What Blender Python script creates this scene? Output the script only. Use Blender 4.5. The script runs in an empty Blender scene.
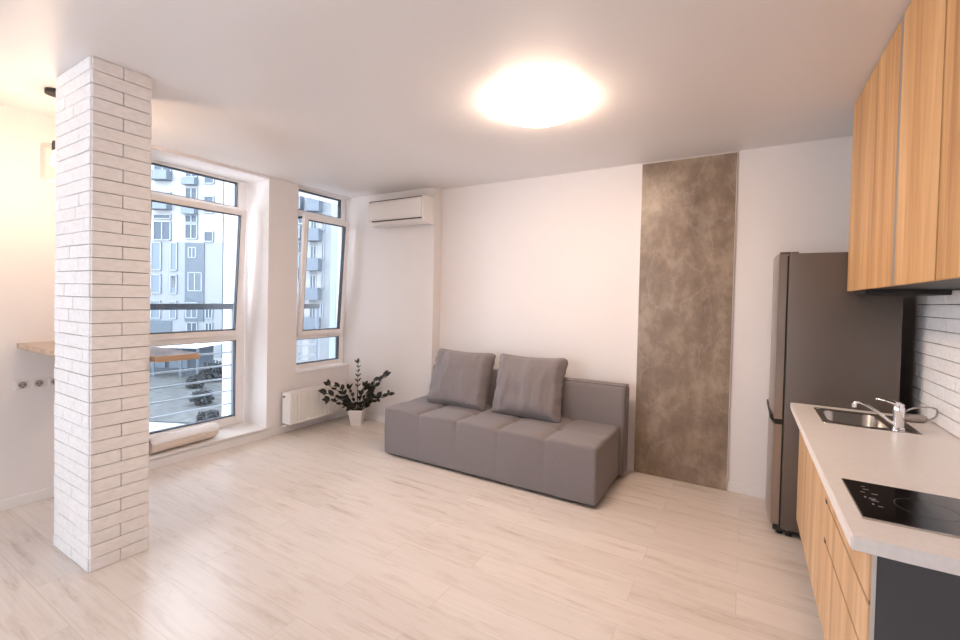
import bpy, bmesh, math, random
from mathutils import Vector, Matrix, noise
random.seed(7)
PI = math.pi
R = math.radians
SC = bpy.context.scene
COL = SC.collection

# ------------------------------------------------------------------ helpers
def empty(name, loc, label=None, cat=None, group=None, kind=None):
    o = bpy.data.objects.new(name, None)
    o.empty_display_size = 0.1
    COL.objects.link(o)
    o.location = loc
    tag(o, label, cat, group, kind)
    return o

def tag(o, label=None, cat=None, group=None, kind=None):
    if label: o['label'] = label
    if cat: o['category'] = cat
    if group: o['group'] = group
    if kind: o['kind'] = kind
    return o

def origin(o):
    v = Vector((0, 0, 0))
    while o is not None:
        v += o.location
        o = o.parent
    return v

def obj(name, bm, mat, parent=None, smooth=False, base=None, angle=None):
    """link bm (world coordinates) as ONE mesh object"""
    me = bpy.data.meshes.new(name)
    bmesh.ops.recalc_face_normals(bm, faces=bm.faces)
    if parent is not None:
        off = origin(parent)
    else:
        off = Vector(base) if base else Vector((0, 0, 0))
    bmesh.ops.translate(bm, verts=bm.verts, vec=-off)
    bm.to_mesh(me); bm.free()
    mats = mat if isinstance(mat, (list, tuple)) else [mat]
    for m in mats: me.materials.append(m)
    if smooth:
        for p in me.polygons: p.use_smooth = True
        if angle:
            me.set_sharp_from_angle(angle=R(angle))
    o = bpy.data.objects.new(name, me)
    COL.objects.link(o)
    if parent is not None: o.parent = parent
    else: o.location = off
    return o

def NB(): return bmesh.new()

def box(bm, x0, x1, y0, y1, z0, z1, bev=0.0, seg=2, mi=0, M=None):
    r = bmesh.ops.create_cube(bm, size=1)
    vs = r['verts']
    for v in vs:
        v.co = Vector(((x0+x1)/2+v.co.x*(x1-x0), (y0+y1)/2+v.co.y*(y1-y0), (z0+z1)/2+v.co.z*(z1-z0)))
    fs = set(f for v in vs for f in v.link_faces)
    if bev > 0:
        es = list(set(e for v in vs for e in v.link_edges))
        rb = bmesh.ops.bevel(bm, geom=es, offset=bev, segments=seg, profile=0.5, affect='EDGES')
        fs = set(f for f in fs if f.is_valid) | set(rb['faces'])
        vs = list(set(v for f in fs for v in f.verts))
    for f in fs: f.material_index = mi
    if M is not None:
        for v in vs: v.co = M @ v.co
    return vs

def prism(bm, pts, z0, z1, mi=0):
    """polygon in XY extruded in Z"""
    a = [bm.verts.new((x, y, z0)) for x, y in pts]
    b = [bm.verts.new((x, y, z1)) for x, y in pts]
    n = len(pts)
    fs = [bm.faces.new(a[::-1]), bm.faces.new(b)]
    for i in range(n):
        fs.append(bm.faces.new((a[i], a[(i+1) % n], b[(i+1) % n], b[i])))
    for f in fs: f.material_index = mi
    return a+b

def extr(bm, prof, axis, c0, c1):
    """profile of (u,v) extruded along axis: X:(y,z) Y:(x,z)"""
    def P(u, v, c): return (c, u, v) if axis == 'X' else ((u, c, v) if axis == 'Y' else (u, v, c))
    a = [bm.verts.new(P(u, v, c0)) for u, v in prof]
    b = [bm.verts.new(P(u, v, c1)) for u, v in prof]
    n = len(prof)
    bm.faces.new(a[::-1]); bm.faces.new(b)
    for i in range(n): bm.faces.new((a[i], a[(i+1) % n], b[(i+1) % n], b[i]))
    return a+b

def tube(bm, pts, r, n=10, cap=True):
    """sweep circle along pts; r number or list"""
    pts = [Vector(p) for p in pts]
    rs = r if isinstance(r, (list, tuple)) else [r]*len(pts)
    rings = []
    prevn = None
    for i, p in enumerate(pts):
        t = (pts[min(i+1, len(pts)-1)] - pts[max(i-1, 0)]).normalized()
        if prevn is None:
            a = Vector((0, 0, 1)) if abs(t.z) < 0.9 else Vector((1, 0, 0))
            nn = t.cross(a).normalized()
        else:
            nn = (prevn - t*prevn.dot(t)).normalized()
        prevn = nn
        b = t.cross(nn)
        rings.append([bm.verts.new(p + (nn*math.cos(2*PI*k/n) + b*math.sin(2*PI*k/n))*rs[i]) for k in range(n)])
    for i in range(len(rings)-1):
        for k in range(n):
            bm.faces.new((rings[i][k], rings[i][(k+1) % n], rings[i+1][(k+1) % n], rings[i+1][k]))
    if cap:
        bm.faces.new(rings[0][::-1]); bm.faces.new(rings[-1])
    return rings

def lathe(bm, prof, c, n=32, M=None):
    """prof: (r,z) list; c centre"""
    rings = []
    for r, z in prof:
        if r < 1e-6:
            rings.append([bm.verts.new((c[0], c[1], c[2]+z))])
        else:
            rings.append([bm.verts.new((c[0]+r*math.cos(2*PI*k/n), c[1]+r*math.sin(2*PI*k/n), c[2]+z)) for k in range(n)])
    for i in range(len(rings)-1):
        A, B = rings[i], rings[i+1]
        for k in range(n):
            k2 = (k+1) % n
            if len(A) == 1 and len(B) == 1: continue
            if len(A) == 1: bm.faces.new((A[0], B[k2], B[k]))
            elif len(B) == 1: bm.faces.new((A[k], A[k2], B[0]))
            else: bm.faces.new((A[k], A[k2], B[k2], B[k]))
    if M is not None:
        for rg in rings:
            for v in rg: v.co = M @ v.co
    return rings

def rbox(x0, x1, y0, y1, z0, z1, r, step, fn=None, prof=None):
    """subdivided rounded box, fn(v)->offset vector"""
    bm = NB()
    nx, ny, nz = [max(2, int(round(d/step))) for d in (x1-x0, y1-y0, z1-z0)]
    vd = {}
    def V(i, j, k):
        key = (i, j, k)
        if key not in vd:
            vd[key] = bm.verts.new((x0+(x1-x0)*i/nx, y0+(y1-y0)*j/ny, z0+(z1-z0)*k/nz))
        return vd[key]
    for i in range(nx):
        for j in range(ny):
            for k in (0, nz): bm.faces.new((V(i,j,k), V(i+1,j,k), V(i+1,j+1,k), V(i,j+1,k)))
    for i in range(nx):
        for k in range(nz):
            for j in (0, ny): bm.faces.new((V(i,j,k), V(i+1,j,k), V(i+1,j,k+1), V(i,j,k+1)))
    for j in range(ny):
        for k in range(nz):
            for i in (0, nx): bm.faces.new((V(i,j,k), V(i,j+1,k), V(i,j+1,k+1), V(i,j,k+1)))
    for v in bm.verts:
        p = v.co.copy()
        q = Vector((min(max(p.x, x0+r), x1-r), min(max(p.y, y0+r), y1-r), min(max(p.z, z0+r), z1-r)))
        d = p-q
        if d.length > 1e-9: v.co = q + d.normalized()*r
    if fn:
        for v in bm.verts: v.co = v.co + fn(v.co)
    return bm

# ------------------------------------------------------------------ materials
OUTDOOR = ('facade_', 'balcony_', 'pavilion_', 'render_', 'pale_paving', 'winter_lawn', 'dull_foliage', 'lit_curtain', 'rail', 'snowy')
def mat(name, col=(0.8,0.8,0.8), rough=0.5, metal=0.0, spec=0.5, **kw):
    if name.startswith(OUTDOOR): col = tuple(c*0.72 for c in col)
    m = bpy.data.materials.new(name); m.use_nodes = True
    b = m.node_tree.nodes['Principled BSDF']
    b.inputs['Base Color'].default_value = (*col, 1)
    b.inputs['Roughness'].default_value = rough
    b.inputs['Metallic'].default_value = metal
    b.inputs['Specular IOR Level'].default_value = spec
    for k, v in kw.items(): b.inputs[k.replace('_', ' ')].default_value = v
    return m

def nodes(m): return m.node_tree.nodes, m.node_tree.links, m.node_tree.nodes['Principled BSDF']

def add_noise(m, scale, amt, bump=0.0, stretch=(1,1,1), detail=4, rough_amt=0, dist=0.002):
    """subtle value variation + bump in object space"""
    N, L, b = nodes(m)
    tc = N.new('ShaderNodeTexCoord'); mp = N.new('ShaderNodeMapping')
    mp.inputs['Scale'].default_value = stretch
    L.new(tc.outputs['Object'], mp.inputs[0])
    n = N.new('ShaderNodeTexNoise'); n.inputs['Scale'].default_value = scale; n.inputs['Detail'].default_value = detail
    L.new(mp.outputs[0], n.inputs['Vector'])
    c = b.inputs['Base Color'].default_value[:3]
    if amt > 0:
        r = N.new('ShaderNodeValToRGB')
        r.color_ramp.elements[0].position = 0.3; r.color_ramp.elements[1].position = 0.7
        r.color_ramp.elements[0].color = (*[max(0, x*(1-amt)) for x in c], 1)
        r.color_ramp.elements[1].color = (*[min(1, x*(1+amt)) for x in c], 1)
        L.new(n.outputs['Fac'], r.inputs[0]); L.new(r.outputs[0], b.inputs['Base Color'])
    if bump > 0:
        bp = N.new('ShaderNodeBump'); bp.inputs['Strength'].default_value = bump; bp.inputs['Distance'].default_value = dist
        L.new(n.outputs['Fac'], bp.inputs['Height']); L.new(bp.outputs[0], b.inputs['Normal'])
    return m

WALL = add_noise(mat('painted_wall', (0.82, 0.785, 0.775), 0.85, spec=0.25), 180, 0.012, 0.12)
CEIL = mat('satin_ceiling', (0.84, 0.81, 0.805), 0.42, spec=0.35)
TRIMW = mat('white_trim', (0.83, 0.81, 0.80), 0.4)
PVC = mat('white_window_plastic', (0.91, 0.885, 0.885), 0.32)
GASK = mat('window_gasket', (0.045, 0.055, 0.075), 0.5)
BLACK = mat('matt_black', (0.015, 0.014, 0.014), 0.5)
PLAST = mat('white_plastic', (0.78, 0.75, 0.73), 0.35)
PLAST2 = mat('white_enamel', (0.84, 0.82, 0.80), 0.3)
SOCKIN = mat('socket_contacts', (0.05, 0.045, 0.045), 0.5)
CHROME = mat('chrome', (0.82, 0.82, 0.83), 0.08, 1.0)
STEEL = add_noise(mat('brushed_stainless', (0.55, 0.52, 0.49), 0.25, 1.0), 40, 0.06, 0.05, (1, 30, 1))
HOSE = mat('braided_hose', (0.45, 0.44, 0.44), 0.35, 0.8)

def floor_mat():
    m = mat('laminate_oak_planks', rough=0.27, spec=0.5)
    N, L, b = nodes(m)
    tc = N.new('ShaderNodeTexCoord')
    br = N.new('ShaderNodeTexBrick')
    br.offset = 0.37; br.offset_frequency = 2; br.squash = 1
    br.inputs['Color1'].default_value = (0, 0, 0, 1); br.inputs['Color2'].default_value = (1, 1, 1, 1)
    br.inputs['Mortar'].default_value = (0.5, 0.5, 0.5, 1)
    br.inputs['Scale'].default_value = 1; br.inputs['Mortar Size'].default_value = 0.0012
    br.inputs['Mortar Smooth'].default_value = 0.1; br.inputs['Bias'].default_value = 0
    br.inputs['Brick Width'].default_value = 1.29; br.inputs['Row Height'].default_value = 0.193
    L.new(tc.outputs['Object'], br.inputs['Vector'])
    # grain stretched along X, shifted per plank
    mp = N.new('ShaderNodeMapping'); mp.inputs['Scale'].default_value = (0.75, 5.0, 1)
    L.new(tc.outputs['Object'], mp.inputs[0])
    ad = N.new('ShaderNodeVectorMath'); ad.operation = 'MULTIPLY_ADD'
    L.new(br.outputs['Color'], ad.inputs[0]); ad.inputs[1].default_value = (7.3, 3.1, 19)
    L.new(mp.outputs[0], ad.inputs[2])
    n1 = N.new('ShaderNodeTexNoise'); n1.inputs['Scale'].default_value = 3.0; n1.inputs['Detail'].default_value = 8
    n1.inputs['Roughness'].default_value = 0.68; n1.inputs['Distortion'].default_value = 0.25
    L.new(ad.outputs[0], n1.inputs['Vector'])
    n2 = N.new('ShaderNodeTexNoise'); n2.inputs['Scale'].default_value = 22; n2.inputs['Detail'].default_value = 4
    mp2 = N.new('ShaderNodeMapping'); mp2.inputs['Scale'].default_value = (0.12, 1, 1)
    L.new(ad.outputs[0], mp2.inputs[0]); L.new(mp2.outputs[0], n2.inputs['Vector'])
    r1 = N.new('ShaderNodeValToRGB')
    e = r1.color_ramp.elements
    e[0].position = 0.30; e[0].color = (0.59, 0.505, 0.445, 1)
    e[1].position = 0.50; e[1].color = (0.78, 0.71, 0.655, 1)
    x = e.new(0.385); x.color = (0.71, 0.63, 0.57, 1)
    L.new(n1.outputs['Fac'], r1.inputs[0])
    mx = N.new('ShaderNodeMix'); mx.data_type = 'RGBA'; mx.blend_type = 'MULTIPLY'
    r2 = N.new('ShaderNodeValToRGB')
    r2.color_ramp.elements[0].position = 0.35; r2.color_ramp.elements[0].color = (0.94, 0.93, 0.92, 1)
    r2.color_ramp.elements[1].position = 0.65; r2.color_ramp.elements[1].color = (1, 1, 1, 1)
    L.new(n2.outputs['Fac'], r2.inputs[0])
    mx.inputs[0].default_value = 1
    L.new(r1.outputs[0], mx.inputs[6]); L.new(r2.outputs[0], mx.inputs[7])
    # plank tone
    r3 = N.new('ShaderNodeValToRGB')
    r3.color_ramp.elements[0].color = (0.93, 0.925, 0.92, 1); r3.color_ramp.elements[1].color = (1.0, 1.0, 1.0, 1)
    L.new(br.outputs['Color'], r3.inputs[0])
    mx2 = N.new('ShaderNodeMix'); mx2.data_type = 'RGBA'; mx2.blend_type = 'MULTIPLY'; mx2.inputs[0].default_value = 1
    L.new(mx.outputs[2], mx2.inputs[6]); L.new(r3.outputs[0], mx2.inputs[7])
    mx3 = N.new('ShaderNodeMix'); mx3.data_type = 'RGBA'; mx3.inputs[7].default_value = (0.36, 0.29, 0.24, 1)
    fm = N.new('ShaderNodeMath'); fm.operation = 'MULTIPLY'; fm.inputs[1].default_value = 0.4
    L.new(br.outputs['Fac'], fm.inputs[0]); L.new(fm.outputs[0], mx3.inputs[0])
    L.new(mx2.outputs[2], mx3.inputs[6]); L.new(mx3.outputs[2], b.inputs['Base Color'])
    bp = N.new('ShaderNodeBump'); bp.inputs['Strength'].default_value = 0.12; bp.inputs['Distance'].default_value = 0.001
    L.new(n2.outputs['Fac'], bp.inputs['Height']); L.new(bp.outputs[0], b.inputs['Normal'])
    return m
FLOOR = floor_mat()

def wood(name, dark, mid, light, axis='Z', sc=0.8, rough=0.45, knots=True):
    """long-grain wood, grain along axis"""
    m = mat(name, rough=rough, spec=0.35)
    N, L, b = nodes(m)
    tc = N.new('ShaderNodeTexCoord'); mp = N.new('ShaderNodeMapping')
    s = [9*sc, 9*sc, 9*sc]; s['XYZ'.index(axis)] = 0.55*sc
    mp.inputs['Scale'].default_value = s
    L.new(tc.outputs['Object'], mp.inputs[0])
    n1 = N.new('ShaderNodeTexNoise'); n1.inputs['Scale'].default_value = 1.15; n1.inputs['Detail'].default_value = 6
    n1.inputs['Roughness'].default_value = 0.66; n1.inputs['Distortion'].default_value = 0.9
    L.new(mp.outputs[0], n1.inputs['Vector'])
    r = N.new('ShaderNodeValToRGB'); e = r.color_ramp.elements
    e[0].position = 0.30; e[0].color = (*dark, 1); e[1].position = 0.68; e[1].color = (*light, 1)
    x = e.new(0.47); x.color = (*mid, 1)
    L.new(n1.outputs['Fac'], r.inputs[0])
    mp2 = N.new('ShaderNodeMapping'); s2 = [60*sc]*3; s2['XYZ'.index(axis)] = 1.2*sc
    mp2.inputs['Scale'].default_value = s2; L.new(tc.outputs['Object'], mp2.inputs[0])
    n2 = N.new('ShaderNodeTexNoise'); n2.inputs['Scale'].default_value = 1.5; n2.inputs['Detail'].default_value = 3
    L.new(mp2.outputs[0], n2.inputs['Vector'])
    r2 = N.new('ShaderNodeValToRGB')
    r2.color_ramp.elements[0].position = 0.3; r2.color_ramp.elements[0].color = (0.92, 0.89, 0.86, 1)
    r2.color_ramp.elements[1].position = 0.6; r2.color_ramp.elements[1].color = (1, 1, 1, 1)
    L.new(n2.outputs['Fac'], r2.inputs[0])
    mx = N.new('ShaderNodeMix'); mx.data_type = 'RGBA'; mx.blend_type = 'MULTIPLY'; mx.inputs[0].default_value = 1
    L.new(r.outputs[0], mx.inputs[6]); L.new(r2.outputs[0], mx.inputs[7])
    out = mx.outputs[2]
    if knots:
        # sparse small dark knots
        mp3 = N.new('ShaderNodeMapping'); s3 = [2.6, 2.6, 2.6]; s3['XYZ'.index(axis)] = 1.7
        mp3.inputs['Scale'].default_value = s3; L.new(tc.outputs['Object'], mp3.inputs[0])
        vo = N.new('ShaderNodeTexVoronoi'); vo.inputs['Scale'].default_value = 1.3
        L.new(mp3.outputs[0], vo.inputs['Vector'])
        rk = N.new('ShaderNodeValToRGB')
        rk.color_ramp.elements[0].position = 0.02; rk.color_ramp.elements[0].color = (0.45, 0.36, 0.30, 1)
        rk.color_ramp.elements[1].position = 0.055; rk.color_ramp.elements[1].color = (1, 1, 1, 1)
        L.new(vo.outputs['Distance'], rk.inputs[0])
        mk = N.new('ShaderNodeMix'); mk.data_type = 'RGBA'; mk.blend_type = 'MULTIPLY'; mk.inputs[0].default_value = 1
        L.new(out, mk.inputs[6]); L.new(rk.outputs[0], mk.inputs[7]); out = mk.outputs[2]
    L.new(out, b.inputs['Base Color'])
    bp = N.new('ShaderNodeBump'); bp.inputs['Strength'].default_value = 0.1; bp.inputs['Distance'].default_value = 0.001
    L.new(n2.outputs['Fac'], bp.inputs['Height']); L.new(bp.outputs[0], b.inputs['Normal'])
    return m
OAK = wood('honey_oak', (0.36, 0.165, 0.06), (0.58, 0.32, 0.135), (0.72, 0.45, 0.22))
OAK2 = wood('pale_honey_oak', (0.42, 0.22, 0.10), (0.62, 0.38, 0.20), (0.76, 0.53, 0.32))
BARW = wood('bar_oak', (0.30, 0.19, 0.12), (0.42, 0.28, 0.18), (0.52, 0.37, 0.25), axis='Y', rough=0.12, knots=False)

def fabric_mat():
    m = mat('grey_upholstery', (0.205, 0.182, 0.188), 0.85, spec=0.25)
    N, L, b = nodes(m)
    b.inputs['Sheen Weight'].default_value = 0.15
    b.inputs['Sheen Roughness'].default_value = 0.5
    tc = N.new('ShaderNodeTexCoord')
    n = N.new('ShaderNodeTexNoise'); n.inputs['Scale'].default_value = 420; n.inputs['Detail'].default_value = 3
    L.new(tc.outputs['Object'], n.inputs['Vector'])
    n2 = N.new('ShaderNodeTexNoise'); n2.inputs['Scale'].default_value = 6
    L.new(tc.outputs['Object'], n2.inputs['Vector'])
    r = N.new('ShaderNodeValToRGB')
    r.color_ramp.elements[0].position = 0.3; r.color_ramp.elements[0].color = (0.172, 0.150, 0.152, 1)
    r.color_ramp.elements[1].position = 0.7; r.color_ramp.elements[1].color = (0.262, 0.230, 0.234, 1)
    L.new(n.outputs['Fac'], r.inputs[0])
    L.new(r.outputs[0], b.inputs['Base Color'])
    bp = N.new('ShaderNodeBump'); bp.inputs['Strength'].default_value = 0.35; bp.inputs['Distance'].default_value = 0.0015
    L.new(n.outputs['Fac'], bp.inputs['Height']); L.new(bp.outputs[0], b.inputs['Normal'])
    return m
FABRIC = fabric_mat()
PIPING = mat('grey_piping', (0.17, 0.15, 0.155), 0.85, spec=0.2)

def concrete_mat():
    m = mat('concrete_laminate', rough=0.34, spec=0.5)
    N, L, b = nodes(m)
    tc = N.new('ShaderNodeTexCoord')
    n1 = N.new('ShaderNodeTexNoise'); n1.inputs['Scale'].default_value = 3.4; n1.inputs['Detail'].default_value = 10
    n1.inputs['Roughness'].default_value = 0.68; n1.inputs['Distortion'].default_value = 0.0
    mp = N.new('ShaderNodeMapping'); mp.inputs['Scale'].default_value = (1.3, 1, 0.9)
    L.new(tc.outputs['Object'], mp.inputs[0]); L.new(mp.outputs[0], n1.inputs['Vector'])
    r = N.new('ShaderNodeValToRGB'); e = r.color_ramp.elements
    e[0].position = 0.30; e[0].color = (0.155, 0.106, 0.073, 1); e[1].position = 0.70; e[1].color = (0.43, 0.335, 0.25, 1)
    x = e.new(0.5); x.color = (0.25, 0.184, 0.133, 1)
    L.new(n1.outputs['Fac'], r.inputs[0])
    # pale veins
    n2 = N.new('ShaderNodeTexNoise'); n2.inputs['Scale'].default_value = 1.7; n2.inputs['Detail'].default_value = 7; n2.inputs['Distortion'].default_value = 0.3
    mp2 = N.new('ShaderNodeMapping'); mp2.inputs['Location'].default_value = (3, 1, 7); mp2.inputs['Scale'].default_value = (1.5, 1, 0.8)
    L.new(tc.outputs['Object'], mp2.inputs[0]); L.new(mp2.outputs[0], n2.inputs['Vector'])
    rv = N.new('ShaderNodeValToRGB'); ev = rv.color_ramp.elements
    ev[0].position = 0.485; ev[0].color = (0, 0, 0, 1); ev[1].position = 0.515; ev[1].color = (0, 0, 0, 1)
    y = ev.new(0.5); y.color = (1, 1, 1, 1)
    L.new(n2.outputs['Fac'], rv.inputs[0])
    mx = N.new('ShaderNodeMix'); mx.data_type = 'RGBA'; mx.inputs[7].default_value = (0.46, 0.41, 0.36, 1)
    mm = N.new('ShaderNodeMath'); mm.operation = 'MULTIPLY'; mm.inputs[1].default_value = 0.2
    L.new(rv.outputs[0], mm.inputs[0]); L.new(mm.outputs[0], mx.inputs[0])
    L.new(r.outputs[0], mx.inputs[6]); L.new(mx.outputs[2], b.inputs['Base Color'])
    bp = N.new('ShaderNodeBump'); bp.inputs['Strength'].default_value = 0.15; bp.inputs['Distance'].default_value = 0.003
    L.new(n1.outputs['Fac'], bp.inputs['Height']); L.new(bp.outputs[0], b.inputs['Normal'])
    return m
CONC = concrete_mat()
TILE = add_noise(mat('white_brick_tile', (0.89, 0.87, 0.865), 0.5, spec=0.4), 26, 0.05, 0.5, (1, 1, 2.2), 6, dist=0.004)
GROUT = mat('dark_joint', (0.16, 0.125, 0.11), 0.9)
WORKTOP = add_noise(mat('pale_worktop', (0.83, 0.775, 0.735), 0.38, spec=0.4), 60, 0.03, 0, detail=5)
DARKPANEL = mat('graphite_panel', (0.065, 0.065, 0.072), 0.5)
HOBGLASS = mat('black_ceramic_glass', (0.006, 0.005, 0.005), 0.06, spec=0.6)
HOBMARK = mat('hob_marking', (0.32, 0.30, 0.29), 0.4)
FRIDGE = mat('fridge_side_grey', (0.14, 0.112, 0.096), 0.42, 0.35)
FRIDGED = add_noise(mat('fridge_door_steel', (0.36, 0.31, 0.275), 0.28, 0.9), 30, 0.04, 0.03, (1, 1, 30))
LEAF = add_noise(mat('dark_leaf', (0.018, 0.019, 0.013), 0.35), 30, 0.3)
STEM = mat('plant_stem', (0.035, 0.04, 0.022), 0.5)
SOIL = add_noise(mat('potting_soil', (0.03, 0.022, 0.018), 0.95), 90, 0.4, 0.6)
ROLL = add_noise(mat('cream_fleece', (0.76, 0.66, 0.58), 0.9, spec=0.1), 40, 0.06, 0.3)
ROLLW = add_noise(mat('white_fleece', (0.84, 0.82, 0.82), 0.9, spec=0.1), 40, 0.03, 0.3)

def glass_mat(name='clear_glass', tint=(0.96, 0.98, 1.0), refl=1.0):
    m = bpy.data.materials.new(name); m.use_nodes = True
    N, L = m.node_tree.nodes, m.node_tree.links
    for n in list(N): N.remove(n)
    o = N.new('ShaderNodeOutputMaterial'); t = N.new('ShaderNodeBsdfTransparent'); g = N.new('ShaderNodeBsdfGlossy')
    t.inputs[0].default_value = (*tint, 1); g.inputs['Roughness'].default_value = 0.0
    fr = N.new('ShaderNodeFresnel'); fr.inputs[0].default_value = 1.45
    mu = N.new('ShaderNodeMath'); mu.operation = 'MULTIPLY'; mu.inputs[1].default_value = refl
    mx = N.new('ShaderNodeMixShader')
    L.new(fr.outputs[0], mu.inputs[0]); L.new(mu.outputs[0], mx.inputs[0]); L.new(t.outputs[0], mx.inputs[1]); L.new(g.outputs[0], mx.inputs[2])
    L.new(mx.outputs[0], o.inputs[0])
    return m
GLASS = glass_mat()

def emit(name, col, s):
    m = bpy.data.materials.new(name); m.use_nodes = True
    N, L, b = nodes(m)
    b.inputs['Base Color'].default_value = (0.8, 0.8, 0.8, 1)
    b.inputs['Emission Color'].default_value = (*col, 1)
    b.inputs['Emission Strength'].default_value = s
    return m

# ------------------------------------------------------------------ room shell
H = 2.75
XL = -4.32      # inner face of the window wall
XW = 0.917      # kitchen wall
YB = 4.14       # sofa wall
YA = 4.00       # wall with the air conditioner
YR = -2.6       # wall behind the camera
def struct(name, bm, m, base=None):
    o = obj(name, bm, m, base=base); o['kind'] = 'structure'; return o

bm = NB(); box(bm, -5.10, 1.15, YR-0.2, 4.45, -0.2, 0.0); struct('floor', bm, FLOOR)
bm = NB(); box(bm, -4.80, 1.15, YR-0.2, 4.45, H, H+0.2); struct('ceiling', bm, CEIL)
bm = NB(); box(bm, -3.0, 1.15, YB, YB+0.25, 0, H); struct('wall_back', bm, WALL)
bm = NB(); box(bm, -4.50, -3.0, YA, YB+0.25, 0, H); struct('wall_niche', bm, WALL)
bm = NB(); box(bm, XW, XW+0.22, YR, YB, 0, H); struct('wall_right', bm, WALL)
RW = (-3.9, -2.1, 0.3, 2.55)  # opening for the added, unseen rear window
bm = NB(); box(bm, -4.95, RW[0], YR-0.2, YR, 0, H); box(bm, RW[1], 1.15, YR-0.2, YR, 0, H)
box(bm, RW[0], RW[1], YR-0.2, YR, 0, RW[2]); box(bm, RW[0], RW[1], YR-0.2, YR, RW[3], H)
struct('wall_rear', bm, WALL)
# window wall: openings W1 (y 1.80-2.88, from the plinth z 0.10) and W2 (y 3.24-4.0, z .65-2.74)
W1a, W1b = 1.755, 2.88
W2a, W2b = 3.235, YA
LWa, LWb = -2.1, -0.3      # unseen opening added on this wall behind the camera, for fill daylight
bm = NB()
box(bm, -4.80, XL, YR, LWa, 0, H); box(bm, -4.80, XL, LWa, LWb, 0, 0.3); box(bm, -4.80, XL, LWa, LWb, 2.6, H)
box(bm, -4.80, XL, LWb, W1a, 0, H)
box(bm, -4.80, XL, W1a, W1b, 0, 0.10)
box(bm, -4.80, XL, W1a, W1b, 2.722, H)
box(bm, -4.80, XL, W1b, W2a-0.03, 0, H); box(bm, -4.50, XL, W2a-0.03, W2a, 0, H)
box(bm, -4.50, XL, W2a, W2b, 0, 0.64)
box(bm, -4.50, XL, W2a, W2b, 2.742, H)
struct('wall_left', bm, WALL)
# plinth lip and sills
bm = NB(); box(bm, -4.70, XL+0.018, W1a, W1b+0.05, 0.085, 0.105, 0.004); struct('trim_1', bm, TRIMW)
bm = NB(); box(bm, -4.42, XL+0.02, W2a-0.01, W2b-0.002, 0.632, 0.652, 0.005); struct('trim_2', bm, TRIMW)

# baseboards
def baseboard(name, segs):
    bm = NB()
    for s in segs: box(bm, *s, 0.0, 0.075, 0.004)
    struct(name, bm, TRIMW)
baseboard('baseboard_back', [(-3.0, -0.826, YB-0.014, YB), (-0.085, XW, YB-0.014, YB)])
baseboard('baseboard_niche', [(XL, -2.99, YA-0.014, YA)])
baseboard('baseboard_left', [(XL, XL+0.014, YR, W1a), (XL, XL+0.014, W1b, YA-0.015)])
baseboard('baseboard_sill', [(XL, XL+0.016, W1a, W1b)])
baseboard('baseboard_rear', [(XL, XW, YR, YR+0.014)])
baseboard('baseboard_right', [(XW-0.014, XW, YR, 1.50)])

# ------------------------------------------------------------------ windows
def ringbox(bm, X0, X1, ya, yb, za, zb, w, wt=None, wb=None, bev=0.004):
    wt = w if wt is None else wt; wb = w if wb is None else wb
    box(bm, X0, X1, ya, ya+w, za, zb, bev); box(bm, X0, X1, yb-w, yb, za, zb, bev)
    box(bm, X0, X1, ya+w, yb-w, zb-wt, zb, bev); box(bm, X0, X1, ya+w, yb-w, za, za+wb, bev)

def window(name, xf, ya, yb, z0, z1, ztr0, ztr1, zm0, zm1, sash_deg, fr=0.06, sashw=0.055, ft=0.02):
    """xf = room-side face of the fixed frame. ztr: lower transom, zm: upper transom"""
    root = empty(name, (xf-0.035, (ya+yb)/2, z0), kind='structure')
    X0, X1 = xf-0.07, xf
    bm = NB()
    ringbox(bm, X0, X1, ya, yb, z0, z1, fr, wt=ft)
    box(bm, X0, X1, ya+fr, yb-fr, ztr0, ztr1, 0.004)
    box(bm, X0, X1, ya+fr, yb-fr, zm0, zm1, 0.004)
    obj('window_frame', bm, PVC, root)
    def pane(a, b, c, d, M=None, x=xf-0.04, parent=root):
        bm = NB(); box(bm, x-0.003, x+0.003, a, b, c, d, M=M); obj('window_pane', bm, GLASS, parent)
        bm = NB()
        g = 0.009
        ringbox(bm, x+0.004, x+0.022, a-0.001, b+0.001, c-0.001, d+0.001, g, bev=0)
        ringbox(bm, x-0.028, x-0.004, a-0.001, b+0.001, c-0.001, d+0.001, 0.011, bev=0)
        if M is not None:
            for v in bm.verts: v.co = M @ v.co
        obj('gasket', bm, GASK, parent)
    pane(ya+fr, yb-fr, z0+fr, ztr0)
    pane(ya+fr, yb-fr, zm1, z1-ft)
    # tilted sash, hinged at the bottom, leaning into the room
    sa, sb = ya+fr-0.015, yb-fr+0.015
    s0, s1 = ztr1-0.012, zm0+0.02
    piv = Vector((xf, 0, s0))
    M = Matrix.Translation(piv) @ Matrix.Rotation(R(sash_deg), 4, 'Y') @ Matrix.Translation(-piv)
    bm = NB(); ringbox(bm, xf, xf+0.045, sa, sb, s0, s1, sashw)
    for v in bm.verts: v.co = M @ v.co
    s = obj('window_sash', bm, PVC, root)
    pane(sa+sashw, sb-sashw, s0+sashw, s1-sashw, M=M, x=xf+0.016, parent=s)
    # tilt hinge stay at the top corner, black
    bm = NB(); box(bm, xf-0.01, xf+0.09, sa+0.004, sa+0.02, s1-0.05, s1-0.025, 0.002)
    obj('tilt_stay', bm, GASK, root)
    return root
window('window_1', -4.70, 1.785, 2.862, 0.105, 2.722, 1.012, 1.085, 2.375, 2.440, 3.9, fr=0.085)
window('window_2', -4.405, 3.245, 3.992, 0.655, 2.742, 1.004, 1.06, 2.412, 2.485, 3.6, fr=0.058)

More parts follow.
